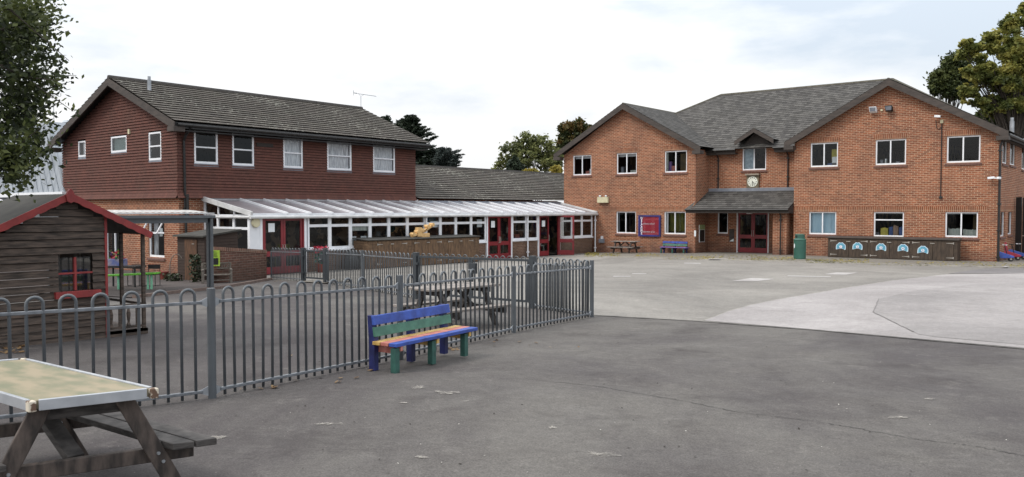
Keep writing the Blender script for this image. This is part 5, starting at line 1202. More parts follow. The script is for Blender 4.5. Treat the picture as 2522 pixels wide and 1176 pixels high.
pc = P2(-.93, 13.35); picnic('picnic_table', 'low dark picnic table standing behind the near railings', pc, YAW + math.radians(90 - 45) - math.radians(0), L_=1.48, top='silverwood', leg='table')
xf = FR.hit(1541, 610, .9)[0]; pf = FR.pt(xf, 0, .95); pf.z = gz(pf.x, pf.y) + .03
picnic('picnic_table', 'silvered wooden picnic table by the wall beside the conservatory end', pf, 0.06, L_=1.42, top='silverwood', leg='tableleg', H=.62)

# the near table with the table tennis board on top (not square to the camera)
def near_table():
    ztop = 0.60
    A, B, C_ = atz(76, 989, ztop), atz(378, 957, ztop), atz(60, 884, ztop)
    e1 = (B - A); e2 = (C_ - B); D = A + e2
    t = thing('picnic_table', 'large weathered picnic table with a mossy table tennis board, cut by the left edge', 'picnic table', (A.x, A.y, gz(A.x, A.y)))
    u = e1.normalized(); v = e2.normalized(); w1 = e1.length; l2 = e2.length; zg = gz(A.x, A.y) 
    def pt_(a, b, z): p = A + u * a + v * b; return Vector((p.x, p.y, z))
    q = MB(); q.box8([pt_(.015, .015, ztop - .045), pt_(w1 - .015, .015, ztop - .045), pt_(w1 - .015, l2 - .015, ztop - .045), pt_(.015, l2 - .015, ztop - .045), pt_(.015, .015, ztop - .002), pt_(w1 - .015, .015, ztop - .002), pt_(w1 - .015, l2 - .015, ztop - .002), pt_(.015, l2 - .015, ztop - .002)]); q.build('table_top', M['ping'], t, fixn=True)
    E_ = [(0, 0), (w1, 0), (w1, l2), (0, l2)]
    for i in range(4):
        a, b = E_[i], E_[(i + 1) % 4]; q = MB(); p, r_ = pt_(a[0], a[1], ztop - .024), pt_(b[0], b[1], ztop - .024); d_ = (r_ - p).normalized()
        q.bar(p + d_ * .035, r_ - d_ * .035, .022, .058); q.build('edge_trim', M['rim'], t, bevel=.003)
    for a in E_[:3]:
        q = MB(); c = pt_(a[0], a[1], 0); q.obox(c, u, v, 0, .019, .019, ztop - .056, ztop + .003); q.build('corner_cap', mat('chipped_cream_corner', (.60, .54, .44), .6, (.12, .07, .045), 26, lo=.42, hi=.5), t, bevel=.006)
    zs = zg + .315
    for s in (0, 1):
        for j in range(2):
            o0 = w1 + .10 + j * .125 if s else -.10 - .235 + j * .125
            q = MB(); P = []
            e0 = .0 if s else .05
            for z in (zs - .04, zs):
                for a, b in ((o0, e0), (o0 + .115, e0), (o0 + .115, l2), (o0, l2)): P.append(pt_(a, b, z))
            q.box8(P); q.build('seat_board', M['table'], t, fixn=True, bevel=.005)
    for b in (.17, l2 - .25):
        q = MB(); q.bar(pt_(-.30, b, zs - .085), pt_(w1 + .30, b, zs - .085), .045, .085); q.build('cross_beam', M['tableleg'], t, bevel=.005)
        q = MB(); q.bar(pt_(.05, b, ztop - .095), pt_(w1 - .05, b, ztop - .095), .045, .09); q.build('top_batten', M['table'], t, bevel=.005)
        for s in (0, 1):
            q = MB(); tp = w1 - .10 if s else .10; ft = w1 + .20 if s else -.20; p = pt_(tp, b - .048, ztop - .05); r_ = pt_(ft, b - .048, zg - .01); q.bar(p, r_, .045, .095, up=u); lg = q.build('leg', M['tableleg'], t, bevel=.006)
            for z_ in (zs - .06, zs - .11):
                k = (ztop - .05 - z_) / (ztop - .05 - zg); c = p.lerp(r_, k) - v * .022; q = MB(); q.tube([c, c - v * .008], .010, 10); q.build('bolt', M['galv'], lg)
    q = MB(); q.bar(pt_(w1 / 2, .22, zs - .06), pt_(w1 / 2, l2 * .5, ztop - .08), .09, .045); q.build('brace', M['table'], t)
near_table()

# ================================================================ playhouse
def playhouse():
    F = Fac((-11.7, 1.5), (-11.7, 9.0)); ap = F.hit(171, 478, .10); ev = F.hit(376, 577, .10); wr = F.hit(259, 700); zg = gz(-11.7, 5.2)
    t = thing('playhouse', 'dark boarded wooden playhouse with red scalloped bargeboards and a veranda', 'playhouse', (-11.7, 5.2, zg))
    sA, zA = ap; sE, zE = ev; k = (zA - zE) / (sE - sA); sR = wr[0]; sL = 2 * sA - sE + .16; D = 1.62; zb = zg - .02
    wl_ = F.rect(144, 634, 228, 715)
    hole = (wl_[0], wl_[1], wl_[2], wl_[3])
    def rg(z):
        m_ = (zA - .08 - z) / k
        if m_ < .05: return None
        return (max(sL, sA - m_), min(sR, sA + m_))
    q = MB(); strips(q, F, zb, zA - .1, rg, [hole], g=.099, lip=.022, slot=.009); 
    for i in range(16):
        z0 = zb + i * .1
        if z0 > zE + .1: break
        q.box(-11.7 - D, -11.70, F.pt(sR, 0).y - .02, F.pt(sR, 0).y - .005 + .01, z0, z0 + .098)
        q.box(-11.7 - D, -11.70, F.pt(sL, 0).y, F.pt(sL, 0).y + .02, z0, z0 + .098); z0 - zb > .34 and z0 - zb < .95 or q.box(-11.72 - D, -11.70 - D, F.pt(sL, 0).y, F.pt(sR, 0).y, z0, z0 + .098)
    q.build('wall_boards', M['oldwood'], t)
    q = MB(); q.fb(F, sR - .005, sR + .03, zb, zE + (sE - sR) * k - .06, -.03, .022); q.build('corner_trim', M['redwood'], t)
    # window
    q = MB(); s0, s1, z0, z1 = hole; sm = s0 + (s1 - s0) * .49; zm = z0 + (z1 - z0) * .52
    q.fb(F, s0, s1, zm - .012, zm + .012, -.03, .012); q.fb(F, sm - .014, sm + .014, z0, z1, -.03, .014); wn = q.build('window', M['redwood'], t)
    q = MB(); q.fb(F, s0 - .06, s1 + .09, z0 - .10, z0 - .01, -.01, .07); q.build('sill', M['redwood'], wn, bevel=.004)
    q = MB(); q.face([F.pt(s0, z0, -.02), F.pt(s1, z0, -.02), F.pt(s1, z1, -.02), F.pt(s0, z1, -.02)]); q.build('pane', glassmat('perspex', (.7, .7, .7), 4.0), wn)
    q = MB()
    for a, b in ((.06, .14), (.24, .34), (.78, .86), (.92, .97)): q.fb(F, s0 + (s1 - s0) * a, s0 + (s1 - s0) * b, z0 - .1, z1 + .1, -.34, -.30)
    q.build('inner_upright', M['silverwood'], t)
    # roof
    for s_, nm in ((1, 'roof'), (-1, 'roof')):
        q = MB(); e_s = sE + .0 if s_ > 0 else 2 * sA - sE; a = F.pt(sA, zA - .03, .10); b = F.pt(e_s, zE - .01, .10); c = b - F.n * (D + .2); d_ = a - F.n * (D + .2)
        q.prism([a, b, c, d_], (0, 0, .03)); q.build(nm, M['felt'], t, fixn=True)
    for s_ in (1, -1):
        q = MB(); L_ = math.hypot(sE - sA, zA - zE); n = 36; dir_ = Vector((s_ * (sE - sA) / L_, -(zA - zE) / L_)); nr = Vector((-dir_.y * s_, dir_.x * s_)) ; nr = Vector((dir_.y, -dir_.x)) if dir_.x * 1 > 0 else Vector((-dir_.y, dir_.x))
        topl, bot = [], []
        for i in range(n + 1):
            u_ = i / n * L_; wv = .082 + .012 * abs(math.sin(u_ / .165 * math.pi)) ; topl.append((sA + dir_.x * u_, zA + .02 + dir_.y * u_)); bot.append((sA + dir_.x * u_ + nr.x * wv, zA + .02 + dir_.y * u_ + nr.y * wv))
        P = topl + bot[::-1]; 
        for i in range(n):
            q.prism([F.pt(*topl[i], .105), F.pt(*topl[i + 1], .105), F.pt(*bot[i + 1], .105), F.pt(*bot[i], .105)], F.n * .018)
        q.build('bargeboard', M['redwood'], t, fixn=True)
    q = MB(); q.prism([F.pt(sA + x, zA + z, .10) for x, z in ((-.045, -.10), (.0, -.125), (.045, -.10), (.06, -.03), (.035, .03), (.008, .065), (-.008, .065), (-.035, .03), (-.06, -.03))], F.n * .045); q.build('finial', M['redwood'], t, fixn=True)
    # veranda on the right side
    y_w = F.pt(sR, 0).y; y_o = F.pt(F.hit(353, 700)[0], 0).y
    q = MB(); q.box(-11.72 - D, -11.66, y_w, y_o + .04, zg + .03, zg + .07); q.box(-11.70, -11.66, y_w, y_o + .04, zg - .01, zg + .07); q.build('veranda_floor', M['oldwood'], t)
    ztop = lambda y: zE + (F.pt(sE, 0).y - y) * k - .03
    for (x, y) in ((-11.70, y_o), (-12.35, y_o), (-13.2, y_o), (-11.7 - D, y_w + .1)):
        q = MB(); q.box(x - .022, x + .022, y - .022, y + .022, zg + .05, ztop(y)); q.build('veranda_post', M['oldwood'], t)
    q = MB(); q.bar((-11.70, y_w + .02, zg + .42), (-11.70, y_o + .03, zg + .42), .035, .035); q.bar((-11.70, y_w + .02, zg + .11), (-11.70, y_o, zg + .11), .03, .03); q.build('rail', M['oldwood'], t)
    q = MB(); q.bar((-11.70, y_o, zg + .42), (-13.2, y_o, zg + .42), .035, .035); q.build('rail', M['oldwood'], t)
    for i in range(4):
        y = y_w + (y_o - y_w) * (i + .6) / 4.4; q = MB(); z0_, z1_ = zg + .11, zg + .41
        q.lathe((-11.70, y, z0_), [(.03, 0), (.03, .03), (.016, .07), (.026, .14), (.03, .19), (.015, .26), (.02, .30)], 8) if i % 2 == 0 else q.box(-11.71, -11.69, y - .018, y + .018, z0_, z1_)
        q.build('baluster', M['oldwood'], t)
    q = MB(); q.box(-11.7 - D, -11.71, F.pt(sL, 0).y, y_w, zg - .0, zg + .04); q.build('floor', M['oldwood'], t)
playhouse()

# ================================================================ grey steel canopy
def canopy():
    y1, y0_ = 11.8, 8.9; x1 = -19.5; x0 = -21.9; zt_ = Fac((-40, y1), (-10, y1)).hit(517, 533)[1]; zg = gz(x1, y1)
    t = thing('canopy', 'low grey steel canopy with a corrugated translucent roof over the patio', 'canopy', (x1, y1, zg))
    for (x, y) in ((x1, y1), (x1, y0_), (x0, 10.1), (x0, y0_)):
        q = MB(); q.box(x - .065, x + .035, y - .05, y + .05, gz(x, y) - .02, zt_ - .05); q.build('post', M['grey'], t)
    q = MB(); q.tube([(x1 + .085, y1 + .01, zg + .03), (x1 + .085, y1 + .01, zt_ - .06)], .042, 10); q.build('downpipe', M['grey'], t, smooth=True)
    for a, b in (((x1, y0_ - .3, zt_ - .10), (x1, y1 + .05, zt_ - .10)), ((x0, y0_ - .3, zt_ - .1), (x0, y1 + .05, zt_ - .1)), ((x0, y1, zt_ - .1), (x1, y1, zt_ - .1)), ((x0, y0_, zt_ - .1), (x1, y0_, zt_ - .1))):
        q = MB(); q.bar(a, b, .07, .13); q.build('beam', M['grey'], t)
    q = MB(); q.bar((x1 + .09, y0_ - .3, zt_ + .0), (x1 + .09, y1 + .1, zt_ - .01), .09, .07); q.build('gutter', M['grey'], t)
    q = MB(); n = 40; xx = [x0 - .1 + (x1 + .1 - x0) * i / 10 for i in range(11)]
    P = lambda x, i: Vector((x, y0_ - .3 + (y1 + .35 - y0_) * i / n, zt_ + .06 + .06 * math.sin((x - x0) / (x1 - x0) * math.pi) + .012 * (i % 2) + .03))
    for j in range(10):
        for i in range(n): q.face([P(xx[j], i), P(xx[j + 1], i), P(xx[j + 1], i + 1), P(xx[j], i + 1)])
    q.build('roof_sheet', mat('dirty_polycarbonate', (.50, .49, .47), .4, (.30, .29, .28), 5), t)
    q = MB(); q.bar((x1 + .10, y0_ - .3, zt_ + .075), (x1 + .10, y1 + .08, zt_ + .075), .05, .03); q.build('edge_trim', M['alu'], t)
canopy()

# ================================================================ garden wall, shed, rustic bench
def gwall():
    a0, b0 = W(-.3585 * 24.3, 24.3), W(-7.78, 26.35); t = thing('garden_wall', 'waist high dark brown brick wall from the shed to the end railings', 'wall', a0)
    zt0 = EYE.z - (608 - 517) / F_PX * 24.3; zt1 = EYE.z - (616 - 517) / F_PX * 26.35
    F = Fac(a0.xy, b0.xy); q = MB(); P = []
    for z0, z1 in ((-1.2, None),):
        q.box8([F.pt(0, -1.2, 0), F.pt(F.len, -1.2, 0), F.pt(F.len, -1.2, -.22), F.pt(0, -1.2, -.22), F.pt(0, zt0 - .11, 0), F.pt(F.len, zt1 - .11, 0), F.pt(F.len, zt1 - .11, -.22), F.pt(0, zt0 - .11, -.22)])
    q.build('wall', M['brickwall'], t)
    q = MB(); q.box8([F.pt(-.01, zt0 - .11, .012), F.pt(F.len + .01, zt1 - .11, .012), F.pt(F.len + .01, zt1 - .11, -.232), F.pt(-.01, zt0 - .11, -.232), F.pt(-.01, zt0, .012), F.pt(F.len + .01, zt1, .012), F.pt(F.len + .01, zt1, -.232), F.pt(-.01, zt0, -.232)])
    q.build('coping', brickmat('coping_brick', (0.22, 0.10, 0.07), (0.12, 0.06, 0.045), (0.28, 0.22, 0.17), bw=.075, bh=.3, swap=True), t)
gwall()
def shed():
    a, b = W(-.4022 * 26.3, 26.3), W(-.3695 * 25.6, 25.6); F = Fac(a.xy, b.xy); zg = gz(a.x, a.y); t = thing('garden_shed', 'small dark brown wooden shed with a sloping felt roof against the brick corner', 'shed', a)
    zf = EYE.z - (584 - 517) / F_PX * 26; zk = zf + .17; D = 1.25
    q = MB(); g_ = .098; z = zg - .05
    while z < zf - .02:
        z1_ = min(zf, z + g_)
        q.box8([F.pt(0, z, .012), F.pt(F.len, z, .012), F.pt(F.len + .012, z, -D), F.pt(0, z, -D), F.pt(0, z1_, .0), F.pt(F.len, z1_, .0), F.pt(F.len, z1_, -D), F.pt(0, z1_, -D)]); z += g_
    q.prism([F.pt(F.len, zf, 0), F.pt(F.len, zf, -D), F.pt(F.len, zk, -D)], F.u * -.02)
    q.build('wall_boards', M['shed'], t)
    q = MB(); q.fb(F, F.len * .30, F.len * .74, zg + .02, zf - .08, .013, .035); d_ = q.build('door', M['sheddoor'], t)
    q = MB(); q.fb(F, F.len * .58, F.len * .66, zf - .22, zf - .20, .036, .05); q.build('handle', M['steel'], d_)
    q = MB(); q.box8([F.pt(-.08, zf, .12), F.pt(F.len + .08, zf, .12), F.pt(F.len + .08, zk, -D - .1), F.pt(-.08, zk, -D - .1), F.pt(-.08, zf + .05, .12), F.pt(F.len + .08, zf + .05, .12), F.pt(F.len + .08, zk + .06, -D - .1), F.pt(-.08, zk + .06, -D - .1)]); q.build('roof', M['felt'], t)
shed()
def tallshed():   # second boarded roof edge seen past the post
    pass
def rustic():
    o = G(570, 699); a = W(-.372 * 24.0, 24.0); F = Fac(a.xy, o.xy); zg = gz(o.x, o.y) + .02; L_ = F.len; t = thing('garden_bench', 'small silvery garden bench with a crossed lattice back before the brick wall', 'bench', (o.x, o.y, zg))
    for s in (0, L_):
        q = MB(); q.fb(F, s - .025, s + .025, zg, zg + .58, -.30, -.25); q.build('leg', M['tw'], t)
        q = MB(); q.fb(F, s - .025, s + .025, zg, zg + .38, .0, .05); q.build('leg', M['tw'], t); q = MB(); q.fb(F, s - .03, s + .03, zg + .38, zg + .41, -.30, .06); q.build('armrest', M['tw'], t)
    q = MB()
    for z in (.40, .56): q.fb(F, 0, L_, zg + z, zg + z + .035, -.29, -.26)
    for i in range(5):
        u, v = L_ * i / 5 + .03, L_ * (i + 1) / 5 - .03; q.bar(F.pt(u, zg + .42, -.275), F.pt(v, zg + .56, -.275), .018, .018); q.bar(F.pt(u, zg + .56, -.275), F.pt(v, zg + .42, -.275), .018, .018)
        q.fb(F, v + .02, v + .04, zg + .42, zg + .57, -.285, -.265)
    q.build('backrest', M['tw'], t)
    q = MB()
    for i in range(3): q.fb(F, .0, L_, zg + .235, zg + .26, -.25 + i * .10, -.165 + i * .10)
    q.build('seat', M['tw'], t)
    q = MB(); q.fb(F, .02, L_ - .02, zg + .08, zg + .11, .01, .04); q.build('stretcher', M['tw'], t)
M['tw'] = mat('silvery_teak', (.20, .175, .15), .85, (.11, .095, .08), 8)
rustic()
def lsign():
    a = W(-.3605 * 24.1, 24.1); b = W(-.3515 * 24.15, 24.15); F = Fac(a.xy, b.xy); z0 = EYE.z - (656 - 517) / F_PX * 24.1; z1 = EYE.z - (617 - 517) / F_PX * 24.1
    t = thing('lime_notice', 'lime green notice with a black panel leaning at the left end of the garden wall', 'sign', a); q = MB(); q.fb(F, 0, F.len, z0, z1, 0, .02); q.build('board', M['signgreen'], t)
    q = MB(); q.fb(F, .02, F.len - .04, z0 + .04, z0 + .23, .021, .025); q.build('black_panel', M['black'], t)
    q = MB(); r = random.Random(3)
    for i in range(5): q.fb(F, .03, .03 + (F.len - .07) * r.uniform(.5, 1), z1 - .05 - i * .035, z1 - .035 - i * .035, .021, .024)
    q.build('printed_lines', mat('olive_print', (.12, .2, .02), .6), t)
lsign()

# ================================================================ storage cupboards
def cupboards(name, label, F, L_, D, H, zg, pairs, wood, trim, badge=None, side_boards=True, top='felt', postw=.16, hmat='steel', lh=None):
    t = thing(name, label, 'storage cupboard', F.pt(0, zg))
    q = MB(); k = int(H / .1)
    for i in range(k + 1):
        z = zg + i * H / (k + 1); z1_ = z + H / (k + 1) - .004
        q.box8([F.pt(0, z, -.02), F.pt(L_, z, -.02), F.pt(L_ + .01, z, -D), F.pt(-.01, z, -D), F.pt(0.01, z1_, -.03), F.pt(L_ - .01, z1_, -.03), F.pt(L_ - .01, z1_, -D), F.pt(.01, z1_, -D)])
    q.build('carcass', M[wood], t)
    q = MB(); q.box8([F.pt(-.06, zg + H, .06), F.pt(L_ + .06, zg + H, .06), F.pt(L_ + .06, zg + H + .06, -D - .03), F.pt(-.06, zg + H + .06, -D - .03), F.pt(-.06, zg + H + .03, .06), F.pt(L_ + .06, zg + H + .03, .06), F.pt(L_ + .06, zg + H + .09, -D - .03), F.pt(-.06, zg + H + .09, -D - .03)]); q.build('lid', M[trim], t)
    dw = (L_ - postw * (pairs + 1)) / pairs / 2; doors = []
    for i in range(pairs + 1):
        s = i * (2 * dw + postw); q = MB(); kk = 8
        for j in range(kk): q.fb(F, s, s + postw, zg + .02 + j * (H - .04) / kk, zg + .02 + (j + .93) * (H - .04) / kk, -.02, .004)
        q.build('post_boards', M[wood], t)
    for i in range(pairs):
        for j in range(2):
            s = postw + i * (2 * dw + postw) + j * dw; q = MB(); nb = 5; w_ = (dw - .01) / nb
            for b in range(nb): q.fb(F, s + .005 + b * w_, s + .005 + (b + .965) * w_, zg + .03, zg + H - .04, .0, .02 + .002 * (b % 2))
            d_ = q.build('door', M[wood], t); doors.append((s, d_))
            for z in (zg + H * .86, zg + H * .16):
                q = MB(); a_ = s if j == 0 else s + dw; sg = 1 if j == 0 else -1
                q.prism([F.pt(a_ - .012 * sg, z - .04, .024), F.pt(a_ - .012 * sg, z + .04, .024), F.pt(a_ + .02 * sg, z + .04, .024), F.pt(a_ + .022 * sg, z + .018, .024), F.pt(a_ + .27 * sg, z + .006, .024), F.pt(a_ + .27 * sg, z - .006, .024), F.pt(a_ + .022 * sg, z - .018, .024), F.pt(a_ + .02 * sg, z - .04, .024)], F.n * .006); q.build('hinge', M[hmat], d_, fixn=True)
        s = postw + i * (2 * dw + postw) + dw; q = MB(); z = zg + H * (lh or .84); q.fb(F, s - .09, s + .07, z - .012, z + .012, .026, .04); q.fb(F, s - .09, s - .06, z - .02, z + .02, .024, .045); q.fb(F, s - .01, s + .02, z - .02, z + .02, .024, .045); q.build('bolt', M[hmat], t)
    return t, doors, dw
FCa = Fac((-23.55, 20.75), (-23.5, 26.95)); zc_ = gz(-23.5, 23.5)
cupboards('storage_cupboard', 'long mid brown boarded storage cupboards standing before the conservatory windows', FCa, FCa.len, .85, 1.06, zc_, 3, 'cabwood', 'felt', postw=.42, lh=.86)
FCb = Fac((R_l + FR.hit(2039, 600, .85)[0], FY - .85), (R_l + FR.hit(2358, 600, .85)[0], FY - .85)); zd = gz((FCb.p.x), FY - .85) + .03
zt_c = FCb.hit(2200, 588)[1]
tb, doors, dw = cupboards('storage_cupboard', 'low dark brown storage cupboards with five blue badges below the right gable windows', FCb, FCb.len, .62, zt_c - zd - .03, zd, 3, 'cabdark', 'barge', postw=.13)
bad = [(2071, 606.5), (2112, 606.5), (2170, 609), (2224, 611), (2273, 615.5)]
where = ['on the leftmost cupboard door', 'on the second cupboard door', 'on the third cupboard door', 'on the fourth cupboard door', 'on the fifth cupboard door']
for i, (px, py) in enumerate(bad):
    s_, z_ = FCb.hit(px, py, .03); t = thing('badge', 'blue and white wing shaped badge ' + where[i], 'badge', FCb.pt(s_, z_, .03))
    out_ = [(-.21, -.15), (-.205, -.02), (-.19, .05), (-.13, .10), (-.075, .155), (-.03, .155), (0, .135), (.03, .155), (.075, .155), (.13, .10), (.19, .05), (.205, -.03), (.20, -.15), (.16, -.165), (.10, -.125), (0, -.105), (-.10, -.125), (-.16, -.145)]
    q = MB(); q.prism([FCb.pt(s_ + x, z_ + z, .026) for x, z in out_], FCb.n * .006); q.build('backing', M['badge'], t, fixn=True)
    q = MB(); q.prism([FCb.pt(s_ + x * .84, z_ + z * .84 + .001, .033) for x, z in out_], FCb.n * .004); q.build('print', M['teal'], t, fixn=True)
    q = MB(); q.prism([FCb.pt(s_ + .062 * math.cos(k * math.pi / 8), z_ - .03 + .062 * math.sin(k * math.pi / 8), .038) for k in range(16)], FCb.n * .003); q.build('number_disc', M['signwhite'], t, fixn=True)
    text(FCb, '12345'[i], s_, z_ - .03, .043, .11, M['teal'], t, align='CENTER', bold=.003)

# wooden construction toy on the cupboards
def toy():
    s_, z_ = FCa.hit(1040, 583, -.4); c = FCa.pt(s_, zc_ + 1.06 + .08, -.4); t = thing('wooden_toy', 'pale wooden block construction lying on top of the long cupboards', 'toy', c)
    k = 33.0 / F_PX; f = lambda px, py: c + FCa.u * ((px - 1040) * k * 1.25) + UP * ((583 - py) * k)
    q = MB(); q.bar(f(1030, 583), f(1030, 560), .18, .22); q.build('upright', M['pinewood'], t); q = MB(); q.bar(f(1036, 583), f(1058, 583), .16, .26, up=UP); q.build('block', M['pinewood'], t, bevel=.02)
    q = MB(); q.bar(f(1010, 582), f(1052, 566), .12, .08); q.build('beam', M['pinewood'], t); q = MB(); q.bar(f(1042, 571), f(1071, 554), .12, .08); q.build('beam', M['pinewood'], t)
    for p in ((1013, 577), (1025, 571), (1038, 567), (1053, 558), (1067, 554)): q = MB(); a_ = f(*p); q.tube([a_ - FCa.n * .1, a_ + FCa.n * .1], .075, 10); q.build('peg', M['pinewood'], t)
toy()
q = MB(); c = G(866, 640); c = FCa.pt(-.35, zc_, -.5); q.lathe(c, [(.26, 0), (.30, .25), (.26, .55), (.12, .72), (.03, .78)], 12); tag(q.build('covered_barrow', M['black'], smooth=True), 'lumpy black covered shape at the left end of the long cupboards', 'cover')
# red flowers beyond the railings
def blob(c, r, n, mats, t, name='petals', sz=.03):
    for m in mats:
        q = MB()
        for i in range(n // len(mats)):
            p = Vector(c) + Vector((ru(-1, 1) * r[0], ru(-1, 1) * r[1], ru(-1, 1) * r[2])); a = Vector((ru(-1, 1), ru(-1, 1), ru(-1, 1))).normalized(); b = a.orthogonal().normalized(); d_ = a.cross(b)
            q.face([p + b * sz, p + d_ * sz, p - b * sz, p - d_ * sz])
        q.build(name, M[m], t)
tfl = thing('flower_tub', 'tub with red flowers just behind the far railings', 'planter', FC.pt(1.6, -.5, .6)); zz = gz(*FC.pt(2.4, 0, .6).xy)
c = FC.pt(2.55, 0, .55); q = MB(); q.lathe((c.x, c.y, zz), [(.16, 0), (.2, .30), (.17, .31)], 14); q.build('pot', M['terra'], tfl, smooth=True); blob((c.x, c.y, zz + .82), (.25, .25, .10), 70, ['plasred'], tfl, 'flowers', .05); blob((c.x, c.y, zz + .55), (.2, .2, .22), 90, ['bin'], tfl, 'leaves', .05)

# ================================================================ litter bin
def litterbin():
    p = G(1969.5, 640); z = p.z + .03; r = (1984 - 1955) / 2 / F_PX * (p - EYE).dot(FW); H = (641 - 579.5) / F_PX * (p - EYE).dot(FW); t = thing('litter_bin', 'dark green domed litter bin standing on the pavement right of the porch', 'litter bin', (p.x, p.y, z))
    q = MB(); q.lathe((p.x, p.y, z), [(r * .96, 0), (r * .96, .03), (r, .035), (r, H * .74), (r * 1.04, H * .75), (r * 1.04, H * .775), (r * .80, H * .83)], 24); bd_ = q.build('body', M['bin'], t, smooth=True)
    q = MB(); q.lathe((p.x, p.y, z), [(r * .80, H * .83), (r * .80, H * .95), (r * .84, H * .955), (r * .80, H * .985), (r * .45, H * 1.0)], 24); q.build('hood', M['bin'], t, smooth=True)
    d0 = (Vector((EYE.x, EYE.y, 0)) - Vector((p.x, p.y, 0))).normalized(); sd_ = Vector((-d0.y, d0.x, 0))
    q = MB(); a0_ = math.atan2(d0.y, d0.x) - .85
    for i in range(3):
        a_, b_ = a0_ + i * .16 - .24, a0_ + (i + 1) * .16 - .24; rr_ = r * .812
        q.face([(p.x + rr_ * math.cos(a_), p.y + rr_ * math.sin(a_), z + H * .855), (p.x + rr_ * math.cos(b_), p.y + rr_ * math.sin(b_), z + H * .855), (p.x + rr_ * math.cos(b_), p.y + rr_ * math.sin(b_), z + H * .94), (p.x + rr_ * math.cos(a_), p.y + rr_ * math.sin(a_), z + H * .94)])
    q.build('opening', M['black'], t)
    q = MB(); a0_ = math.atan2(d0.y, d0.x) - 1.05; ring = []
    for k in range(16):
        a_ = a0_ + .17 * math.cos(k * math.pi / 8); ring.append((p.x + (r + .004) * math.cos(a_), p.y + (r + .004) * math.sin(a_), z + H * .53 + .10 * math.sin(k * math.pi / 8)))
    q.face(ring); q.build('round_label', M['paper'], t)
litterbin()

# ================================================================ patio furniture below the canopy
def patio_things():
    F = Fac((-30, 10.2), (-10, 10.2)); kz = 21.5 / F_PX
    o = G(300, 716); 
    def at(px, dz=0): d_ = W(((px - CX) / F_PX) * 21.5, 21.5, 0); d_.z = gz(d_.x, d_.y) + .02 + dz; return d_
    t = thing('green_bench', 'lime green backless bench on mint legs under the canopy', 'bench', at(325)); a, b = at(258, .36), at(389, .42); 
    q = MB(); q.bar(a, b, .24, .045); q.build('seat', M['lime'], t, bevel=.01)
    for px, off in ((289, 0), (362, -.06), (371, .06)): q = MB(); p = at(px, 0); q.tube([p, p + UP * .38], .028, 8); q.build('leg', M['mint'], t)
    def at2(px, Z, dz=0): d_ = W(((px - CX) / F_PX) * Z, Z, 0); d_.z = gz(d_.x, d_.y) + .02 + dz; return d_
    t = thing('black_table', 'dark table behind the green bench carrying a planter box', 'table', at2(300, 22.6)); a, b = at2(262, 22.8, .55), at2(345, 22.6, .55)
    q = MB(); q.bar(a, b, .5, .05); q.build('table_top', M['black'], t)
    for px, off in ((268, .2), (338, .2), (268, -.2), (338, -.2)): q = MB(); p = at2(px, 22.6) + FW * off; q.bar(p, p + UP * .53, .04, .04); q.build('leg', M['black'], t)
    for k, (px, lab) in enumerate(((333, 'black metal chair at the right end of the dark table'), (372, 'black metal chair nearest the flower pot'))):
        t = thing('metal_chair', lab, 'chair', at2(px, 23.2)); s = at2(px, 23.2, .32); q = MB(); q.obox(s, RX, FW, 0, .17, .17, s.z - .015, s.z + .015); q.build('seat', M['black'], t)
        q = MB(); q.obox(s + FW * .16, RX, FW, 0, .17, .012, s.z + .14, s.z + .26); q.build('backrest', M['black'], t)
        for i in (-1, 1):
            q = MB(); c_ = s + RX * .16 * i; g0 = s.z - .32; q.tube([c_ + FW * .16 + UP * .26, c_ + FW * .16 - UP * .31, c_ - FW * .16 - UP * .31, c_ - FW * .16], .011, 6); q.build('leg', M['black'], t)
    t = thing('planter_box', 'blue planter box overflowing with red and green flowers on the dark table', 'planter', at2(288, 22.7, .6)); c = at2(288, 22.7, .575); q = MB(); q.obox(c, RX, FW, 0, .215, .13, c.z, c.z + .19); q.build('tub', mat('blue_patterned_tub', (.10, .14, .38), .5, (.30, .28, .35), 9), t, bevel=.01)
    blob((c.x, c.y, c.z + .30), (.16, .13, .10), 60, ['plasred', 'pink'], t, 'flowers', .045); blob((c.x, c.y, c.z + .28), (.22, .14, .13), 50, ['lime', 'bin', 'purple'], t, 'leaves', .04)
    c = G(403, 690); t = thing('flower_pot', 'red brown flower pot at the foot of the brick gable', 'flower pot', c); q = MB(); q.lathe(c + UP * .02, [(.10, 0), (.14, .20), (.16, .21), (.16, .25), (.12, .25)], 14); q.build('pot', M['terra'], t, smooth=True)
    c = G(436, 694); t = thing('hose', 'pale loop of hose hanging beside the shed', 'hose', c); q = MB(); q.tube([c + UP * (.9 * math.sin(a_)) * .5 + RX * .22 * math.cos(a_) + UP * .4 for a_ in [k * math.pi / 8 for k in range(2, 13)]], .014, 6); q.build('loop', M['tw'], t)
patio_things()
# climbing plants at the foot of the shed
def shrub(c, r, n, label, m, sz=.05):
    t = thing('shrub', label, 'plant', c); q = MB()
    for i in range(9): a_ = ru(0, 6.28); q.tube([Vector(c), Vector(c) + Vector((math.cos(a_) * r[0] * .6, math.sin(a_) * r[1] * .6, r[2] * ru(1, 1.8)))], .006, 4)
    q.build('stems', M['oldwood'], t); blob(Vector(c) + UP * r[2], r, n, [m], t, 'leaves', sz)
M['leafd'] = mat('dark_shrub_leaf', (.035, .05, .018), .6, (.018, .028, .01), 9)
shrub(W(-.381 * 24.9, 24.9), (.14, .16, .42), 260, 'dark climbing plant between the shed and the canopy post', 'leafd', .045)
shrub(G(425, 694), (.25, .2, .12), 160, 'low dark weeds at the foot of the brick gable by the shed', 'leafd', .04)

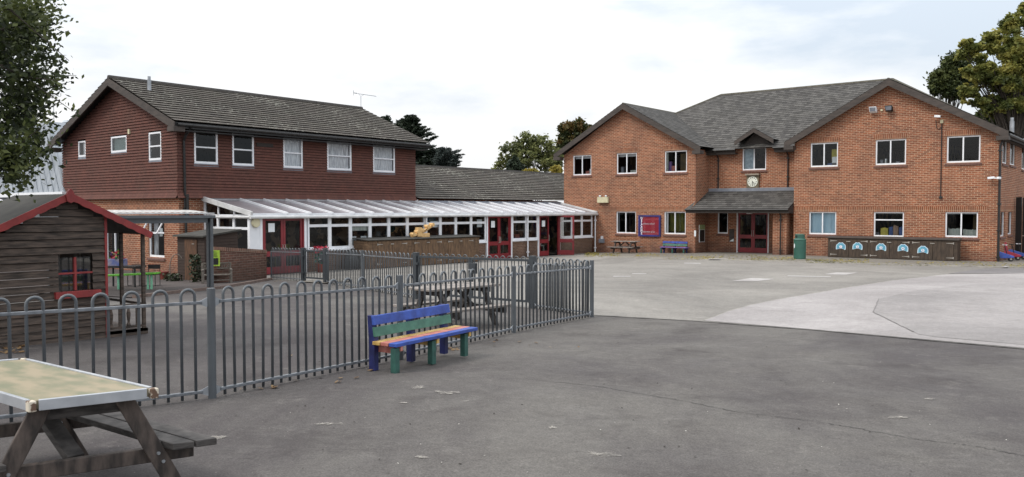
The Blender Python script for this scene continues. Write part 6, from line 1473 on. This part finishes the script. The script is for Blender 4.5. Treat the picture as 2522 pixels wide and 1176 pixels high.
# ================================================================ scooters, gate and fence at the far right
def scooters():
    def at(px, py): 
        p = G(px, py); return p + UP * .03
    spec = [(2466, 646, 'plasblue', 'blue ride-on scooter leaning at the right corner of the block', 1), (2484, 643, 'plasred', 'red ride-on scooter with a tall back between two blue ones', 0), (2500, 641, 'plasblue', 'blue scooter nearest the black gate', 1)]
    for px, py, m, lab, kf in spec:
        o = at(px, py); t = thing('scooter', lab, 'scooter', o); u = (RX * .9 - FW * .3).normalized()
        q = MB(); q.prism([o + u * x + UP * z - FW * .07 for x, z in ((-.42, .14), (-.35, .36), (-.15, .42), (.1, .33), (.42, .22), (.44, .15), (.1, .12))], FW * .15 + UP * 0); q.build('body', M[m], t, bevel=.02, fixn=True)
        if not kf:
            q = MB(); q.prism([o + u * x + UP * z - FW * .08 for x, z in ((-.30, .40), (-.32, .70), (-.12, .74), (-.06, .42))], FW * .16); q.build('seat_back', M['plasred'], t, bevel=.02, fixn=True)
        q = MB(); q.tube([o + u * .22 + UP * .2, o + u * .10 + UP * .66], .018, 6); q.build('steering_post', M['black'], t)
        q = MB(); q.tube([o + u * .10 + UP * .66 - FW * .14, o + u * .10 + UP * .66 + FW * .14], .018, 6); q.tube([o + u * .02 + UP * .66, o + u * .2 + UP * .66], .018, 6); q.build('handlebar', M['upvc'] if kf else M['black'], t)
        for x in (-.30, .33):
            q = MB(); c = o + u * x + UP * .10; q.tube([c - FW * .03, c + FW * .03], .10, 16); wh = q.build('wheel', M['black'], t, smooth=True); q = MB(); q.tube([c - FW * .035, c + FW * .035], .045, 12); q.build('hub', M['steel'], wh)
scooters()
def rgate():
    a = G(2496, 637); p = Vector((R_r, 0, 0)); d_ = ray(2497, 600); t_ = R_r / d_.x; ya = t_ * d_.y; b = EYE + ray(2519, 600) * ((ya) / ray(2519, 600).y)
    F = Fac((R_r + .02, ya), (b.x + .12, ya - .05)); zt_ = F.hit(2508, 486)[1]; zg = gz(R_r + .3, ya); t = thing('side_gate', 'tall black metal gate post and leaf beside the right hand wall', 'gate', (R_r + .2, ya, zg))
    q = MB(); q.fb(F, 0.04, .26, zg, zt_, -.06, .06); q.build('gate_post', M['black'], t); q = MB(); q.fb(F, .30, F.len - .02, zg + .08, zt_ - .02, -.03, .03)
    l_ = q.build('gate_leaf', M['black'], t); q = MB(); q.fb(F, F.len - .12, F.len - .02, zg + 1.0, zg + 1.04, .03, .09); q.build('latch', M['steel'], l_)
    F2 = Fac((b.x + .1, ya + .6), (b.x + 9, ya + 1.5)); t = thing('board_fence', 'brown close boarded fence running off behind the black gate', 'fence', F2.pt(0, zg))
    for i in range(60): q = MB(); q.fb(F2, i * .15, i * .15 + .142, zg, zg + 2.35, 0, .02 + .006 * (i % 2)); q.build('board', M['cabwood'], t)
rgate()
# ================================================================ trees
def leafmat(name, c1, c2, c3, scale=.5, fine=6.0, trans=.25):
    m, t, b = newmat(name); b.inputs['Roughness'].default_value = .55; setin(b, 'Specular IOR Level', .35); lk = t.links.new
    tcn = N(t, 'ShaderNodeTexCoord'); n1 = N(t, 'ShaderNodeTexNoise'); n1.inputs['Scale'].default_value = scale; n1.inputs['Detail'].default_value = 3; lk(tcn.outputs['Object'], n1.inputs['Vector'])
    n2 = N(t, 'ShaderNodeTexNoise'); n2.inputs['Scale'].default_value = fine; n2.inputs['Detail'].default_value = 1; lk(tcn.outputs['Object'], n2.inputs['Vector'])
    a = N(t, 'ShaderNodeMath', operation='MULTIPLY_ADD'); a.inputs[1].default_value = .6; lk(n2.outputs['Fac'], a.inputs[0])
    s = N(t, 'ShaderNodeMath', operation='MULTIPLY'); s.inputs[1].default_value = .7; lk(n1.outputs['Fac'], s.inputs[0]); lk(s.outputs[0], a.inputs[2])
    rp = N(t, 'ShaderNodeValToRGB'); e = rp.color_ramp.elements; e[0].position = .50; e[0].color = col(c1); e[1].position = .80; e[1].color = col(c3); k = rp.color_ramp.elements.new(.64); k.color = col(c2)
    lk(a.outputs[0], rp.inputs[0]); lk(rp.outputs[0], b.inputs['Base Color'])
    tr = N(t, 'ShaderNodeBsdfTranslucent'); lk(rp.outputs[0], tr.inputs[0]); mx = N(t, 'ShaderNodeMixShader'); mx.inputs[0].default_value = trans
    o = t.nodes['Material Output']; lk(b.outputs[0], mx.inputs[1]); lk(tr.outputs[0], mx.inputs[2]); lk(mx.outputs[0], o.inputs[0]); return m
M['bark'] = mat('dark_bark', (.06, .048, .038), .9, (.03, .025, .02), 8, stretch=(2, 2, .5), bump=.4)
def leaf(q, p, s, r, droop=0, asp=1.8):
    a = Vector((r.gauss(0, 1), r.gauss(0, 1), r.gauss(0, .7) - droop)).normalized(); b = a.cross(Vector((r.gauss(0, 1), r.gauss(0, 1), r.gauss(0, 1)))).normalized(); c = a * s * asp / 2; d = b * s / 2
    q.face([p - c, p + d - c * .1, p + c, p - d - c * .1])
def tree(name, label, Z, bx, clumps, m, leafs, ls, seed, depth=.8, limb=True, group=None, sub=.34, hollow=.35, cat='tree', droop=0):
    """clumps in photo pixels (px, py, rx, ry) at distance Z; real sizes follow from the distance"""
    r = random.Random(seed); k = Z / F_PX; b0 = W((bx - CX) * k, Z); t = thing(name, label, cat, b0, group=group)
    C = []
    for (px, py, rx, ry) in clumps:
        d_ = ray(px, py); c = EYE + d_ * (Z / d_.dot(FW)); C.append((c + FW * r.uniform(-.5, .5) * rx * k * depth, rx * k, ry * k))
    ar = sum(a * b for _, a, b in C); q = MB(); cw = []
    for c, rx, ry in C:
        n = max(6, int(12 + 70 * (rx * ry) / ar * len(C) ** .5 * 1.6)); nl = int(leafs * (rx * ry) / ar / n)
        for i in range(n):
            while True:
                v = Vector((r.uniform(-1, 1), r.uniform(-1, 1), r.uniform(-1, 1)))
                if hollow < v.length < 1: break
            s = sub * min(rx, ry) * r.uniform(.45, 1.15); cc = c + RX * v.x * (rx - s * .6) + FW * v.y * rx * depth + UP * v.z * (ry - s * .6); cw.append(cc)
            for j in range(nl):
                w_ = Vector((r.gauss(0, 1), r.gauss(0, 1), r.gauss(0, .8))) * s * .62
                leaf(q, cc + w_, ls * r.uniform(.7, 1.35), r, droop)
    q.build('crown', m, t)
    if limb:
        q = MB(); top = max(c.z for c, _, _ in C); bz = b0.z; mid = b0 + UP * (top - bz) * .55 + RX * r.uniform(-.3, .3); R0 = .022 * (top - bz)
        q.tube([b0 - UP * .2, b0 + UP * (top - bz) * .3, mid], R0, 8, r1=R0 * .55)
        for cc in cw:
            if r.random() < .12:
                s0 = b0.lerp(mid, r.uniform(.55, 1)); m_ = s0.lerp(cc, .5) + UP * .1 * (cc - s0).length; q.tube([s0, m_, cc], R0 * .2, 5, r1=R0 * .04, caps=False)
        q.build('trunk', M['bark'], t)
    return t
L_green = leafmat('mid_green_leaf', (.055, .070, .030), (.14, .16, .06), (.28, .29, .11), .35, 2.5, .45)
L_dark = leafmat('dark_green_leaf', (.018, .027, .010), (.048, .066, .022), (.12, .14, .045), .4, 3)
L_aut = leafmat('yellowing_leaf', (.045, .062, .018), (.17, .19, .05), (.42, .38, .10), .30, 1.6, .45)
L_yel = leafmat('bright_yellow_leaf', (.10, .10, .02), (.28, .24, .05), (.42, .33, .07), .5, 3, .35)
L_con = leafmat('conifer_needles', (.010, .017, .011), (.024, .036, .022), (.055, .075, .046), .6, 3, .1)
L_ced = leafmat('blue_cedar_needles', (.016, .024, .022), (.035, .048, .045), (.075, .095, .085), .6, 3, .1)
L_near = leafmat('near_oak_leaf', (.014, .021, .008), (.042, .058, .018), (.125, .145, .045), .9, 7, .35)
tree('broadleaf_tree', 'open crowned tree showing sky through its leaves behind the low wing', 66, 1300, [(1262, 378, 36, 30), (1298, 352, 34, 30), (1335, 362, 34, 32), (1366, 392, 30, 30), (1240, 404, 26, 20), (1300, 392, 40, 26), (1345, 404, 34, 22), (1225, 418, 16, 8)], L_green, 8500, .13, 3, sub=.27, hollow=.3)
tree('broadleaf_tree', 'dense green tree with a few orange leaves left of the brick gable', 72, 1410, [(1398, 318, 24, 20), (1425, 312, 22, 20), (1448, 322, 18, 16), (1390, 350, 20, 22), (1420, 345, 26, 22), (1380, 372, 16, 18)], leafmat('orange_tinged_leaf', (.02, .028, .01), (.05, .065, .02), (.15, .095, .03), .35, 1.6), 8500, .17, 5)
tree('small_conifer', 'small dark evergreen low in front of the open crowned tree', 58, 1266, [(1266, 408, 18, 16), (1268, 396, 8, 10), (1282, 414, 14, 8)], L_con, 1400, .16, 6)
tree('yellow_shrub', 'yellow leaved bush just showing over the low wing ridge', 56, 1312, [(1308, 424, 24, 8), (1370, 420, 16, 14)], L_yel, 900, .14, 8, cat='bush')
tree('broadleaf_tree', 'dark green oak at the left of the big yellowing tree behind the right gable', 60, 2330, [(2322, 196, 34, 34), (2352, 160, 34, 30), (2345, 225, 34, 24), (2378, 200, 34, 34), (2300, 215, 16, 22)], L_dark, 17000, .135, 9, sub=.32)
tree('broadleaf_tree', 'tall tree turning yellow rising behind the right end of the block', 52, 2500, [(2500, 60, 34, 34), (2455, 105, 42, 32), (2400, 130, 40, 26), (2378, 108, 24, 12), (2500, 130, 48, 44), (2420, 180, 40, 34), (2470, 195, 52, 40), (2540, 190, 50, 50), (2395, 222, 34, 18), (2420, 246, 50, 16), (2480, 262, 60, 30), (2560, 260, 50, 40), (2560, 90, 40, 40), (2530, 20, 24, 24), (2380, 175, 20, 18)], L_aut, 42000, .125, 12, sub=.27, hollow=.15)
tree('broadleaf_tree', 'dark crown standing in for the shaded underside of the yellowing tree behind the right roof slope', 64, 2500, [(2440, 290, 40, 24), (2500, 300, 50, 34), (2560, 300, 50, 40), (2490, 250, 40, 30)], L_dark, 11000, .2, 14)  # dark leaf colour paints the shade under the big yellowing crown
def conifer(name, label, Z, bx, tiers, m, seed, n, ls):
    r = random.Random(seed); k = Z / F_PX; b0 = W((bx - CX) * k, Z); t = thing(name, label, 'tree', b0); q = MB(); br = MB()
    zt = lambda py: EYE.z + (517 - py) * k * 1.0
    top = zt(tiers[0][0]); br.tube([b0, Vector((b0.x, b0.y, top))], .18, 8, r1=.02)
    def edge(py):
        for (a, l0, r0), (b_, l1, r1) in zip(tiers[:-1], tiers[1:]):
            if a <= py <= b_: f = (py - a) / (b_ - a); return (l0 + (l1 - l0) * f, r0 + (r1 - r0) * f)
        return tiers[-1][1:]
    nb = 240; y0_, y1_ = tiers[0][0], tiers[-1][0]
    for i in range(nb):
        py = y0_ + (y1_ - y0_) * ((i + r.random()) / nb); l, rr_ = edge(py); a = r.uniform(0, 2 * math.pi); side = (rr_ - bx) if math.cos(a) > 0 else (bx - l); L_ = max(.15, side * k * r.uniform(.82, 1.12)); c = Vector((b0.x, b0.y, zt(py)))
        dv = RX * math.cos(a) * L_ + FW * math.sin(a) * L_ + UP * (r.uniform(.0, .22) * L_); tip = c + dv; mid = c + dv * .5 - UP * .10 * L_; br.tube([c, mid, tip], .03, 4, r1=.006, caps=False)
        for j in range(int(n / nb)):
            f = r.random() ** .7; p = (c.lerp(mid, f * 2) if f < .5 else mid.lerp(tip, f * 2 - 1)); w_ = .16 * (1.25 - f) * max(.6, L_ * .35); p = p + Vector((r.gauss(0, w_), r.gauss(0, w_), r.gauss(0, w_ * .7) - .05)); d_ = (dv.normalized() + Vector((r.gauss(0, .5), r.gauss(0, .5), r.gauss(0, .4)))).normalized(); b = d_.cross(Vector((r.gauss(0, 1), r.gauss(0, 1), r.gauss(0, 1)))).normalized()
            s = ls * r.uniform(.7, 1.4); q.face([p - d_ * s, p + b * s * .3, p + d_ * s, p - b * s * .3])
    q.build('crown', m, t); br.build('trunk', M['bark'], t)
conifer('conifer', 'tall dark conifer rising behind the far end of the tile-hung house', 60, 1012, [(286, 1004, 1020), (305, 980, 1040), (330, 965, 1066), (350, 955, 1080), (380, 950, 1092), (410, 945, 1112), (430, 945, 1120), (480, 930, 1130)], L_con, 2, 34000, .16)
conifer('conifer', 'thin topped conifer just clearing the house roof left of the tall dark one', 64, 952, [(288, 945, 957), (300, 935, 966), (330, 930, 985), (420, 910, 1000)], L_con, 4, 6500, .14)
conifer('cedar', 'spreading blue green cedar with upswept branches right of the dark conifer', 56, 1092, [(366, 1085, 1105), (375, 1078, 1138), (395, 1070, 1142), (415, 1066, 1136), (470, 1060, 1130)], L_ced, 5, 10000, .13)

# near tree reaching in from the left
def near_tree():
    r = random.Random(21); b0 = W(-7.6, 9.6); t = thing('oak_tree', 'dark leafy branches of a near tree hanging in from the upper left', 'tree', b0); q = MB(); br = MB()
    edge = [(-60, 150), (0, 128), (10, 148), (45, 158), (80, 148), (105, 128), (130, 120), (150, 160), (172, 168), (192, 192), (206, 170), (225, 118), (262, 112), (290, 128), (330, 142), (350, 112), (395, 122), (415, 100), (440, 74), (462, 48), (472, 20)]
    def ex(y):
        for (a, x0), (b, x1) in zip(edge[:-1], edge[1:]):
            if a <= y <= b: return x0 + (x1 - x0) * (y - a) / (b - a)
        return 0
    trunk_top = b0 + UP * 5.2; br.tube([b0, b0 + UP * 2.2 + RX * .1, trunk_top], .24, 10, r1=.12)
    limbs = []
    for (px, py, Z) in ((40, 60, 9.8), (60, 190, 9.4), (30, 300, 9.9), (10, 390, 9.3), (50, 120, 10.6), (-60, -120, 9.5), (40, 240, 10.4), (-100, 330, 10.2), (20, 20, 9.0)):
        d_ = ray(px, py); e = EYE + d_ * (Z / d_.dot(FW)); s0 = b0 + UP * r.uniform(2.0, 4.6); m_ = s0.lerp(e, .55) + UP * .25; br.tube([s0, m_, e], .075, 7, r1=.02, caps=False); limbs += [m_, e, m_.lerp(e, .5)]
    tips = []
    # ragged rim first, then the filling
    for y in [r.uniform(-40, 462) for _ in range(95)]: tips.append((ex(y) * r.uniform(.80, 1.0), y, 1))
    for _ in range(330): y = r.uniform(-60, 455); x = r.uniform(-150, ex(y) * .84); tips.append((x, y, 0))
    for x, y in ((192, 192), (178, 200), (188, 186), (170, 150), (158, 46), (150, 8), (146, 80), (190, 284), (176, 300), (160, 318), (180, 275), (120, 398), (50, 466), (64, 452)): tips.append((x, y, 1))
    for _ in range(120): tips.append((r.uniform(-700, -120), r.uniform(-300, 300), 0))
    for (px, py, rim) in tips:
        Z = r.uniform(8.9, 11.2); d_ = ray(px, py); tip = EYE + d_ * (Z / d_.dot(FW)); near_ = min(limbs, key=lambda p: (p - tip).length)
        base_ = tip + (near_ - tip).normalized() * min(.75, (near_ - tip).length); br.tube([near_, base_, tip], .012, 4, r1=.003, caps=False)
        nl = 15 if rim else 34
        for j in range(nl):
            f = r.random(); p = base_.lerp(tip, f); sp_ = .05 if rim else .15; p = p + Vector((r.gauss(0, sp_), r.gauss(0, sp_), r.gauss(0, sp_))); leaf(q, p, .040 * r.uniform(.7, 1.3), r, .3, asp=1.9)
    q.build('crown', L_near, t); br.build('trunk', M['bark'], t)
near_tree()

# ================================================================ fallen leaves and small debris
def litter(name, label, spots, m, size, seed, h=.034):
    r = random.Random(seed); q = MB()
    for (x0, y0_, x1, y1_, n) in spots:
        for i in range(n):
            p = G(r.uniform(x0, x1), r.uniform(y0_, y1_)); s = size * r.uniform(.5, 1.3); a = r.uniform(0, 6.28); u = Vector((math.cos(a), math.sin(a), r.uniform(-.2, .4))); v = Vector((-math.sin(a), math.cos(a), r.uniform(-.2, .4))) * .6
            c = p + UP * (h + s * .1); q.face([c - u * s, c + v * s, c + u * s, c - v * s])
    tag(q.build(name, m), label, 'leaves', kind='stuff')
litter('fallen_leaves', 'yellow fallen leaves scattered along the pavement', [(1440, 623, 1475, 630, 260), (1440, 626, 1530, 634, 420), (1565, 627, 1625, 634, 160), (1630, 630, 1900, 642, 380), (1700, 634, 1760, 640, 160), (1850, 634, 1960, 644, 340), (1985, 640, 2140, 650, 620), (2140, 647, 2480, 658, 300), (2480, 652, 2522, 659, 60)], L_yel, .045, 31)
litter('brown_leaves', 'curled brown leaves lying by the railings and bench', [(1100, 858, 1128, 868, 9), (908, 908, 920, 916, 4), (1205, 838, 1235, 846, 4), (700, 870, 730, 880, 2), (0, 846, 60, 872, 70), (150, 826, 260, 834, 18), (560, 955, 700, 965, 5), (720, 930, 880, 945, 6), (1120, 838, 1440, 862, 10), (668, 690, 700, 696, 6), (420, 694, 520, 704, 14)], leafmat('dry_leaf', (.10, .06, .03), (.22, .13, .06), (.34, .24, .13), 3, 9), .035, 33, h=.012)
litter('ground_debris', 'tiny dark twigs and leaf bits dotted over the near tarmac', [(560, 900, 2522, 1170, 60), (1400, 800, 2500, 900, 26), (560, 760, 960, 900, 26), (1700, 690, 2500, 800, 10)], mat('dark_bits', (.03, .025, .02), .9), .013, 35, h=.006)
litter('white_grit', 'few pale specks on the near tarmac', [(700, 920, 2522, 1170, 36), (1500, 800, 2500, 900, 20)], mat('white_bits', (.6, .58, .52), .8), .007, 36, h=.007)
